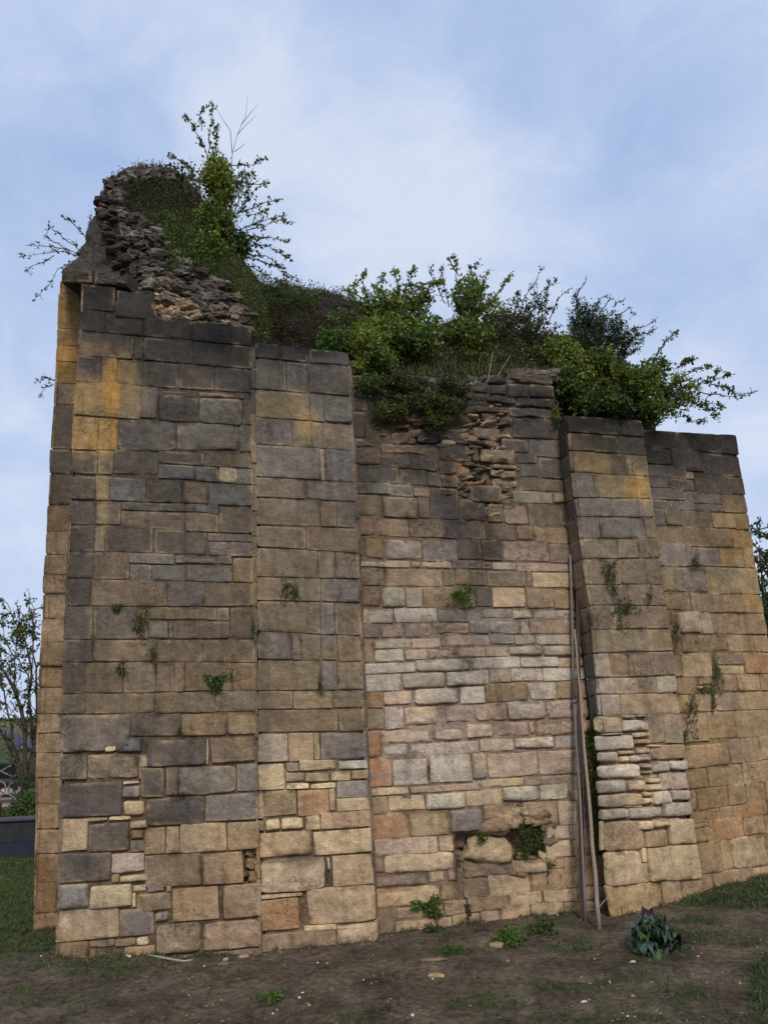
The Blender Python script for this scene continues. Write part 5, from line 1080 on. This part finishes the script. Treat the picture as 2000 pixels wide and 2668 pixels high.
# ------------------------------------------------------------------ ornamental kale plant
def kale():
    p = ground_at(1705, 2478); p.z = gz(p.x, p.y)
    e = empty('kale_plant', p, 'large leafy kale like plant with blue green and dark red leaves growing from bare earth', 'plant')
    st = MB(); st.tube([p-Vector((0, 0, .03)), p+Vector((.005, 0, .06)), p+Vector((0, 0, .13))], [.018, .015, .012], (.12, .14, .08), 8); st.build('stem', M_WOOD, e)
    grn, red = MB(), MB()
    def leaf(mb, o, az, el, ln, wd, col, curl):
        d = Vector((math.cos(az), math.sin(az), 0)); s_ = Vector((-math.sin(az), math.cos(az), 0)); vs = []; cs = []; nu, nv = 12, 11
        sd = random.random()*60
        for i in range(nu+1):
            t = i/nu; a = el-curl*t; rr = ln*t
            c = o+d*(rr*math.cos(el-curl*t*.5))+Vector((0, 0, rr*math.sin(el-curl*t*.5)))
            up = Vector((-d.x*math.sin(a), -d.y*math.sin(a), math.cos(a)))
            wv = wd*(math.sin(math.pi*min(1, t*.86+.12))**.7)*(.12+.88*min(1, t*2.4))
            for j in range(nv+1):
                v = (j/nv-.5)*2; edge = abs(v)**2
                lob = 1+.22*noise.noise(Vector((t*7, v*1.5+sd, sd)))
                q = c+s_*(v*wv*.5*lob)+up*(edge*wv*.22*(1 if curl < 1.2 else -1)+edge*.035*math.sin(t*26+sd+v*2)+.012*noise.noise(Vector((t*9, v*4, sd))))
                vs.append(q); k = 1.7 if abs(v) < .1 else 1+.5*noise.noise(q*60); cs.append(tuple(x*k for x in col))
        W = nv+1; mb.add(vs, [(i*W+j, i*W+j+1, (i+1)*W+j+1, (i+1)*W+j) for i in range(nu) for j in range(nv)], cs)
    random.seed(4); top = p+Vector((0, 0, .10))
    for i in range(30):
        az = i*2.4+random.uniform(-.3, .3); t = i/30
        leaf(grn, top-Vector((0, 0, .06*(1-t))), az, random.uniform(.15, .5)+t*1.0, random.uniform(.15, .20)*(1-.4*t), random.uniform(.10, .14)*(1-.3*t), random.choice(((.045, .085, .05), (.075, .11, .08), (.045, .085, .03), (.055, .09, .065), (.085, .13, .035))), random.uniform(.5, 1.5))
    for az, el, ln in ((-1.75, .0, .17), (-1.35, -.1, .16), (-1.6, -.25, .15), (-.25, .55, .18), (-1.1, -.15, .14), (1.5, 1.35, .2), (-2.1, -.2, .13)):
        leaf(red, top-Vector((0, 0, .05)), az, el, ln, .10, random.choice(((.016, .007, .008), (.035, .009, .011), (.012, .010, .012))), random.uniform(.9, 1.6))
    a = grn.build('green_leaves', M_KALE, e, True); red.build('dark_red_leaves', M_KALE, e, True)
M_KALE = vc_material('waxy_leaf', .5, .4, .3, 30, .12, .4)
kale()
weed('grass tuft growing round the foot of the kale plant', 1730, 2470, .16, .03, 16, ('g', 'fresh', 'dg'), .018)
# ------------------------------------------------------------------ poles leaning in the corner
def onwall(x, y, off): return FM.P(x, y, off)
def pole(name, label, cat, pts, r, col, mat, n=10, extra=None):
    e = empty(name, pts[-1], label, cat); m = MB(); m.tube(pts, r, col, n); m.build('shaft', mat, e, True)
    if extra: extra(e)
def foot(x, y): p = ground_at(x, y); p.z = gz(p.x, p.y)-.02; return p
def seg(a, b, n, wob=0):
    return [a.lerp(b, i/n)+rv()*wob*(0 < i < n) for i in range(n+1)]
a, c = onwall(1485, 1445, .035), onwall(1495, 1829, .05); b = foot(1525, 2404); mid = c.lerp(b, .5)+Vector((0, -.03, 0))
def coupling(e):
    m = MB(); d = (b-c).normalized(); m.tube([c-d*.012, c+d*.012], .018, srgb(105, 95, 95), 12); m.build('coupling', M_METAL, e, True)
e = empty('conduit_pipe', b, 'thin grey metal pipe with a coupling halfway, leaning in the wall corner', 'pipe')
m = MB(); m.tube(seg(a, c, 5), .010, srgb(104, 92, 84), 12); m.build('upper_pipe', M_METAL, e, True)
m = MB(); m.tube([c]+seg(c, mid, 3)[1:]+seg(mid, b, 3)[1:], .008, srgb(112, 102, 96), 12); m.build('lower_pipe', M_METAL, e, True); coupling(e)
# flat steel rail: a channel standing in the corner
def rail():
    A, B = onwall(1501, 1560, .03), foot(1515, 2395); d = (B-A); s_ = FM.u; n = FM.n; m = MB()
    w0, w1 = .008, .019
    for o0, o1, dep in ((-1, 1, .008), (-1, -.72, .03), (.72, 1, .03)):
        vs = []
        for t in (0, .2, .4, .6, .8, 1):
            c0 = A+d*t; w = w0+(w1-w0)*t
            vs += [c0+s_*(w*o0), c0+s_*(w*o1), c0+s_*(w*o1)+n*dep, c0+s_*(w*o0)+n*dep]
        fs = []
        for i in range(5):
            for k in range(4): fs.append((i*4+k, i*4+(k+1) % 4, (i+1)*4+(k+1) % 4, (i+1)*4+k))
        fs += [(0, 1, 2, 3), (23, 22, 21, 20)]; m.add(vs, fs, srgb(90, 76, 66))
    o = m.build('steel_rail', M_METAL, None); tag(o, 'brown grey channel shaped steel rail, widest of the poles in the wall corner', 'rail')
rail()
a = onwall(1496, 1640, .045); b2 = foot(1561, 2422)
e = empty('wooden_pole', b2, 'weathered wooden pole leaning right of the pipe with its pale foot on the soil', 'pole'); m = MB()
pp = seg(a, b2, 12, .003); m.tube(pp, [.007+.008*i/12 for i in range(13)], srgb(128, 112, 96), 9); m.build('shaft', M_WOOD, e, True)
m = MB(); m.tube([pp[11].lerp(pp[12], .2), pp[11]+Vector((.08, .02, .03))], [.004, .002], srgb(128, 112, 96), 5); m.build('side_twig', M_WOOD, e)
# ------------------------------------------------------------------ background, left
def plank(m, a, b, w, h, col):                 # beam from a to b
    a, b = Vector(a), Vector(b); d = b-a; s_ = d.cross(Vector((0, 0, 1)));
    s_ = s_.normalized() if s_.length > 1e-6 else Vector((1, 0, 0)); u = s_.cross(d).normalized()
    m.box(a-s_*w/2-u*h/2, d, s_*w, u*h, col)
g0 = ground_at(40, 2229); YW = g0.y; hW = at(40, 2140, YW).z; hM = at(40, 2195, YW).z
e = empty('garden_wall', (g0.x, YW, 0), 'low dark rendered wall with a blue grey base beyond the left edge of the tower', 'wall')
m = MB(); m.box((-9, YW+.02, hM), (10.5, 0, 0), (0, .2, 0), (0, 0, hW-hM), srgb(40, 40, 43)); m.build('wall_face', M_PAINT, e)
m = MB(); m.box((-9, YW, -.1), (10.5, 0, 0), (0, .26, 0), (0, 0, hM+.1-.003), srgb(34, 38, 50)); m.build('plinth', M_PAINT, e)
m = MB(); m.box((-9, YW-.01, hW+.001), (10.5, 0, 0), (0, .26, 0), (0, 0, .022), srgb(60, 60, 66)); m.build('coping', M_PAINT, e)
# raised terrace behind that wall
m = MB(); m.box((-9, YW+.3, -.1), (12, 0, 0), (0, 2.2, 0), (0, 0, hW), srgb(60, 62, 36)); m.box((-9, YW+2.502, -.1), (12, 0, 0), (0, 6, 0), (0, 0, hW-.05), srgb(150, 125, 105))
o = m.build('terrace', M_PAINT); tag(o, 'raised bank and pale path behind the low dark wall', 'terrace', kind='structure')
def hedge(label, x0, x1, ytop, ybot, Yd, n, cols, name='hedge', ls=.035):
    lv = Leaves(); w = MB(); a, b = at(x0, ytop, Yd), at(x1, ybot, Yd); e = empty(name, (a.x/2+b.x/2, Yd, b.z), label, 'bush')
    for i in range(n//12):
        x = random.uniform(a.x, b.x); z = b.z+(a.z-b.z)*random.random()*(.7+.3*noise.noise(Vector((x*4, 0, 0)))*2); c = Vector((x, Yd+random.uniform(-.2, .2), z)); kk = random.uniform(.6, 1.3); col = GREEN[random.choice(cols)]
        for j in range(12):
            s = ls*random.uniform(.6, 1.2); lv.add(c+rv()*ls, rv().normalized()*s, s*.6, leafcol(tuple(v*kk for v in col), .2))
    for i in range(8):
        x = random.uniform(a.x, b.x); w.tube([(x, Yd, b.z-.05), (x+.02, Yd, (a.z+b.z)/2)], .006, BARK, 4)
    lv.build('foliage', e); w.build('stems', M_WOOD, e)
hedge('low olive hedge on the bank above the dark wall at the left edge', -140, 45, 2098, 2136, YW+.9, 2600, ('moss', 'g', 'ol'))
hedge('darker green bush on the bank touching the tower edge', 40, 110, 2062, 2146, YW+.7, 3000, ('dg', 'g', 'dg'))
m = MB(); q = at(2, 2092, YW+.35); m.tube([q, (q.x, q.y, hW-.1)], .011, srgb(30, 28, 28), 6); o = m.build('fence_post', M_METAL); tag(o, 'thin dark post standing behind the low wall at the left edge', 'post')
YC = YW+3.4
def C_(x, y, dy=0): return at(x, y, YC+dy)
zc = hW-.15
e = empty('farm_wagon', (C_(10, 2070).x, YC, zc), 'old dark wagon with spoked wheels and a curved grey cover behind the tree', 'wagon')
dark = srgb(34, 31, 32); grey = srgb(60, 60, 74)
m = MB()
for dy in (0, .55):
    plank(m, C_(-330, 2034, dy), C_(72, 2034, dy), .05, .05, grey)
for x in (-260, -120, 20): plank(m, C_(x, 2036), C_(x, 2036)+Vector((0, .55, 0)), .04, .04, dark)
plank(m, C_(-330, 2046, .27), C_(60, 2046, .27), .5, .035, dark); m.build('deck', M_METAL, e)
m = MB(); plank(m, C_(-330, 2076), C_(68, 2074), .06, .04, srgb(26, 22, 22)); plank(m, C_(-330, 2076, .5), C_(68, 2074, .5), .06, .04, srgb(26, 22, 22)); m.build('lower_rail', M_METAL, e)
def wheel(x, dy):
    cxy = C_(x, 2056, dy); r = 18*YC/F; m = MB(); n = 24
    ring = [cxy+Vector((math.cos(2*math.pi*i/n)*r, 0, math.sin(2*math.pi*i/n)*r)) for i in range(n+1)]
    m.tube(ring, .012, srgb(120, 112, 92), 6, False)
    for i in range(8): a_ = math.pi*2*i/8; plank(m, cxy, cxy+Vector((math.cos(a_)*r, .001*i, math.sin(a_)*r)), .012, .012, dark)
    m.tube([cxy-Vector((0, .04, 0)), cxy+Vector((0, .04, 0))], .028, dark, 8); m.build('wheel', M_METAL, e)
for x in (-4, 40, -150, -210): wheel(x, -.04)
for x in (40, -150): wheel(x, .58)
m = MB()
for (a_, b_) in (((2, 2009), (30, 1993)), ((2, 2009), (28, 2022)), ((2, 2009), (-30, 1993)), ((2, 2009), (-30, 2022))): plank(m, C_(*a_, -.05), C_(*b_, -.05), .012, .012, srgb(130, 128, 122))
m.build('cross_brace', M_METAL, e)
m = MB(); m.box(C_(-330, 2032, .3), C_(64, 2032, .3)-C_(-330, 2032, .3), (0, .18, 0), (0, 0, C_(0, 1993).z-C_(0, 2032).z), srgb(24, 23, 24)); m.build('shade_backing', M_METAL, e)  # added backing, near-black colour stands in for the shade inside the wagon
m = MB()
for x in (-330, -200, -66, 66):
    for dy in (0, .5): plank(m, C_(x, 2036, dy), C_(x, 1990, dy), .03, .03, dark)
plank(m, C_(-330, 1991), C_(70, 1991), .04, .03, dark); plank(m, C_(-330, 1991, .5), C_(70, 1991, .5), .04, .03, dark); m.build('frame', M_METAL, e)
m = MB(); arc = [(-150, 1975), (-110, 1940), (-60, 1918), (-20, 1912), (2, 1918), (14, 1932), (26, 1947), (38, 1960)]
for (p_, q_) in zip(arc, arc[1:]):
    A, B = C_(*p_), C_(*q_); m.box(A, B-A, (0, .6, 0), Vector((0, 0, .028)), grey)
m.build('curved_cover', M_METAL, e)
m = MB(); A, B = C_(48, 1946), C_(112, 1984); m.box(A, B-A, (0, .6, 0), (0, 0, .09), srgb(66, 66, 84)); m.build('sloping_panel', M_METAL, e)
m = MB(); A, B = C_(46, 1940, .65), C_(112, 1972, .65); m.box(A, B-A, (0, .1, 0), (0, 0, .15), srgb(92, 66, 56)); m.box(C_(60, 1975, .6), (.04, 0, 0), (0, .04, 0), (0, 0, .42), srgb(40, 26, 26)); m.build('rusty_side_board', M_METAL, e)
# tree behind the tower on the left
def tree(label, base, tips, cols, ls=.07, nl=18, crown=()):
    e = empty('hawthorn_tree', base, label, 'tree'); w = MB(); lv = Leaves()
    for (pts, r, k) in tips:
        P_ = [Vector(p) for p in pts]; 
        sm = []
        for i in range(len(P_)-1):
            for t in (0, .33, .66): sm.append(P_[i].lerp(P_[i+1], t)+rv()*.015)
        sm.append(P_[-1]); n = len(sm); w.tube(sm, [r*(1-.8*i/(n-1)) for i in range(n)], BARK, 6, False)
        for i in range(2, n):
            for z in range(k):
                d = (sm[min(n-1, i)]-sm[i-1]).normalized(); tip = sm[i]+(d*.5+rv()*.45)*random.uniform(.12, .4)
                branch(w, lv, sm[i], tip, r*.28, .003, .12, nl if i > n*.35 else 3, ls, [GREEN[c] for c in cols], 3, .3)
    for (c, rad, n) in crown: fill(lv, Vector(c), rad, n, ls, [GREEN[c2] for c2 in cols])
    w.build('trunk', M_WOOD, e); lv.build('crown', e)
YT = YW+2.0
def Q(x, y, dy=0): return at(x, y, YT+dy)
base = Vector((Q(78, 2085).x, YT, hW-.15))
tp = []
for pts, r in (([(76, 2085), (66, 1960), (55, 1850), (20, 1760), (-30, 1690), (-60, 1640)], .035), ([(76, 2085), (80, 1950), (84, 1850), (78, 1740), (60, 1650), (30, 1600)], .03), ([(74, 2085), (50, 1990), (30, 1900), (10, 1800), (-5, 1740)], .025),
               ([(76, 2080), (92, 1900), (96, 1780), (86, 1660), (90, 1590)], .025), ([(72, 2080), (30, 1960), (-10, 1880), (-60, 1820)], .025), ([(78, 2080), (110, 1900), (130, 1750), (120, 1650)], .03), ([(60, 1880), (40, 1800), (40, 1720), (50, 1640)], .016), ([(85, 1800), (60, 1740), (20, 1680), (0, 1620)], .014)):
    tp.append(([Q(x, y, random.uniform(-.15, .15)) for x, y in pts], r, 3))
np.random.seed(9); random.seed(9)
tree('open branched hawthorn tree behind the low wall at the left edge', base, tp, ('g', 'dg', 'br'), .032, 9, [(Q(58, 1650), (.16, .2, .11), 420), (Q(80, 1610), (.12, .15, .1), 160)])
# dark thicket at its foot
hedge('tangle of thin dark stems and brush at the foot of the hawthorn', 45, 112, 1985, 2090, YT-.1, 1500, ('heath', 'dg', 'dg'), 'thicket', .03)
# far hedge on the skyline
m = MB(); lv = Leaves()
for i in range(2400):
    x = random.uniform(-30, 6); z = 1.55+random.uniform(-.9, .16)+.22*noise.noise(Vector((x*.35, 1, 0))); lv.add(Vector((x, 62+random.random()*2, z)), rv().normalized()*.22, .16, leafcol((.02, .03, .015)))
o = lv.build('far_hedgerow'); tag(o, 'thin dark line of far hedges on the left skyline', 'hedgerow', kind='stuff')
# ------------------------------------------------------------------ background, right
YR = 12.0
def U(x, y, dy=0): return at(x, y, YR+dy)
b3 = U(2040, 1990); b3.z = -.05; tp = []
for pts, r in (([(2040, 1990), (2030, 1800), (2010, 1650), (1995, 1560), (1985, 1480)], .05), ([(2040, 1990), (2050, 1750), (2040, 1600), (2010, 1500), (1978, 1450)], .05), ([(2040, 1900), (2080, 1650), (2060, 1500), (2010, 1400), (1972, 1390)], .045), ([(2035, 1800), (2000, 1700), (1985, 1620)], .03), ([(2020, 1680), (1990, 1600), (1984, 1570)], .02)):
    tp.append(([U(x, y) for x, y in pts], r, 3))
tree('slender leafy tree glimpsed past the right edge of the tower', b3, tp, ('dg', 'dg', 'br'), .05, 9)
hedge('dark evergreen bush standing past the right edge of the tower', 1982, 2060, 1585, 1990, 11.2, 2600, ('eg', 'dg'), 'evergreen_bush', .06)
e = empty('outbuilding', (U(2090, 1700).x, 14, 0), 'pale low building mostly hidden behind the right edge of the tower', 'building')
A = at(1970, 1700, 15.5); m = MB(); m.box((A.x, 15.5, -.1), (4, 0, 0), (0, 3, 0), (0, 0, at(1990, 1590, 15.5).z+.1), srgb(168, 176, 180)); m.build('wall', M_PAINT, e)
zt = at(1990, 1590, 15.5).z; m = MB(); m.box((A.x-.2, 15.3, zt+.003), (4.4, 0, 0), (0, 3.4, 0), (0, 0, .14), srgb(60, 70, 84)); m.build('roof', M_PAINT, e)
m = MB(); m.box((A.x+.5, 15.47, zt-1.3), (.8, 0, 0), (0, .05, 0), (0, 0, .8), srgb(60, 110, 120)); m.build('window', M_PAINT, e)

# ------------------------------------------------------------------ sky and light
wd = bpy.data.worlds.new('World'); S.world = wd; wd.use_nodes = True; nt = wd.node_tree
for n in list(nt.nodes): nt.nodes.remove(n)
out = nt.nodes.new('ShaderNodeOutputWorld')
SUN_EL, SUN_AZ = 40, 14          # azimuth: degrees from behind the camera towards the right
sky = nt.nodes.new('ShaderNodeTexSky'); sky.sky_type = 'NISHITA'; sky.sun_disc = False
sky.sun_elevation = R(SUN_EL); sky.sun_rotation = R(180-SUN_AZ); sky.air_density = 1.0; sky.dust_density = 1.2; sky.ozone_density = 1.5
tc = nt.nodes.new('ShaderNodeTexCoord'); vec = tc.outputs['Generated']
def cn(scale, det, rough, sc=(1, 1, 1), off=(0, 0, 0), dist=0.0):
    mp = nt.nodes.new('ShaderNodeMapping'); mp.inputs['Scale'].default_value = sc; mp.inputs['Location'].default_value = off; nt.links.new(vec, mp.inputs['Vector'])
    n = nt.nodes.new('ShaderNodeTexNoise'); n.inputs['Scale'].default_value = scale; n.inputs['Detail'].default_value = det; n.inputs['Roughness'].default_value = rough; n.inputs['Distortion'].default_value = dist
    nt.links.new(mp.outputs[0], n.inputs['Vector']); return n.outputs['Fac']
def blob(x, y, rad, amp, sx=1.0):
    d = ray(x, y).normalized(); dn = nt.nodes.new('ShaderNodeVectorMath'); dn.operation = 'DOT_PRODUCT'; nt.links.new(vec, dn.inputs[0]); dn.inputs[1].default_value = d
    k = math.cos(rad/F); v = math_n(nt, 'DIVIDE', math_n(nt, 'SUBTRACT', dn.outputs['Value'], k), 1-k)
    return math_n(nt, 'MULTIPLY', math_n(nt, 'MAXIMUM', v, 0.0), amp*.85)
BL_ = [(600, 160, 320, .32), (900, 420, 420, .42), (1300, 420, 260, .22), (1150, 620, 420, .3), (500, 330, 200, .25), (1700, 700, 500, .12), (150, 100, 200, .18), (200, 820, 350, .08), (1960, 1300, 500, .4), (60, 1500, 500, .15), (1600, 40, 200, .08),
       (1100, 80, 350, -.3), (1500, 260, 350, -.28), (1750, 430, 300, -.2), (230, 290, 230, -.3), (1900, 830, 260, -.2), (850, 250, 120, -.1), (60, 560, 200, -.1), (1450, 800, 160, -.08)]
m0 = math_n(nt, 'MULTIPLY_ADD', math_n(nt, 'SUBTRACT', cn(2.6, 7, .52, (1, 1, 2.2), (3, 1, 0), .6), .5), .8, .53)
m0 = math_n(nt, 'ADD', m0, math_n(nt, 'MULTIPLY', math_n(nt, 'SUBTRACT', cn(6.5, 9, .6, (1, 1, 1.5), (0, 5, 2), .9), .5), 1.25))
for b_ in BL_: m0 = math_n(nt, 'ADD', m0, blob(*b_))
m0 = math_n(nt, 'MINIMUM', math_n(nt, 'MAXIMUM', m0, 0.0), 1.0)
cr = nt.nodes.new('ShaderNodeValToRGB'); nt.links.new(m0, cr.inputs[0]); e_ = cr.color_ramp.elements
for i, (p_, c_) in enumerate([(0.0, (164, 186, 225)), (.35, (177, 197, 232)), (.6, (190, 206, 236)), (1.0, (212, 222, 242))]):
    if i > 1: e_.new(.5)
for el, (p_, c_) in zip(e_, [(0.0, (164, 186, 225)), (.35, (177, 197, 232)), (.6, (190, 206, 236)), (1.0, (212, 222, 242))]):
    el.position = p_; el.color = (*lin(c_), 1)
bg1 = nt.nodes.new('ShaderNodeBackground'); nt.links.new(sky.outputs[0], bg1.inputs[0]); bg1.inputs[1].default_value = .1
bg2 = nt.nodes.new('ShaderNodeBackground'); nt.links.new(cr.outputs[0], bg2.inputs[0]); bg2.inputs[1].default_value = .93
mx = nt.nodes.new('ShaderNodeMixShader'); mx.inputs[0].default_value = .92
nt.links.new(bg1.outputs[0], mx.inputs[1]); nt.links.new(bg2.outputs[0], mx.inputs[2]); nt.links.new(mx.outputs[0], out.inputs['Surface'])
sl = bpy.data.lights.new('sun', 'SUN'); so = bpy.data.objects.new('sun', sl); C.objects.link(so)
sl.energy = 1.7; sl.angle = R(13); sl.color = (1.0, .93, .83)
az = R(-90+SUN_AZ); dirv = Vector((math.cos(az)*math.cos(R(SUN_EL)), math.sin(az)*math.cos(R(SUN_EL)), math.sin(R(SUN_EL))))
so.rotation_euler = dirv.to_track_quat('Z', 'Y').to_euler(); so.location = dirv*20
S.view_settings.view_transform = 'Standard'; S.view_settings.look = 'None'; S.view_settings.exposure = 0.2; S.view_settings.gamma = 1.0
S.render.resolution_x = 767; S.render.resolution_y = 1024
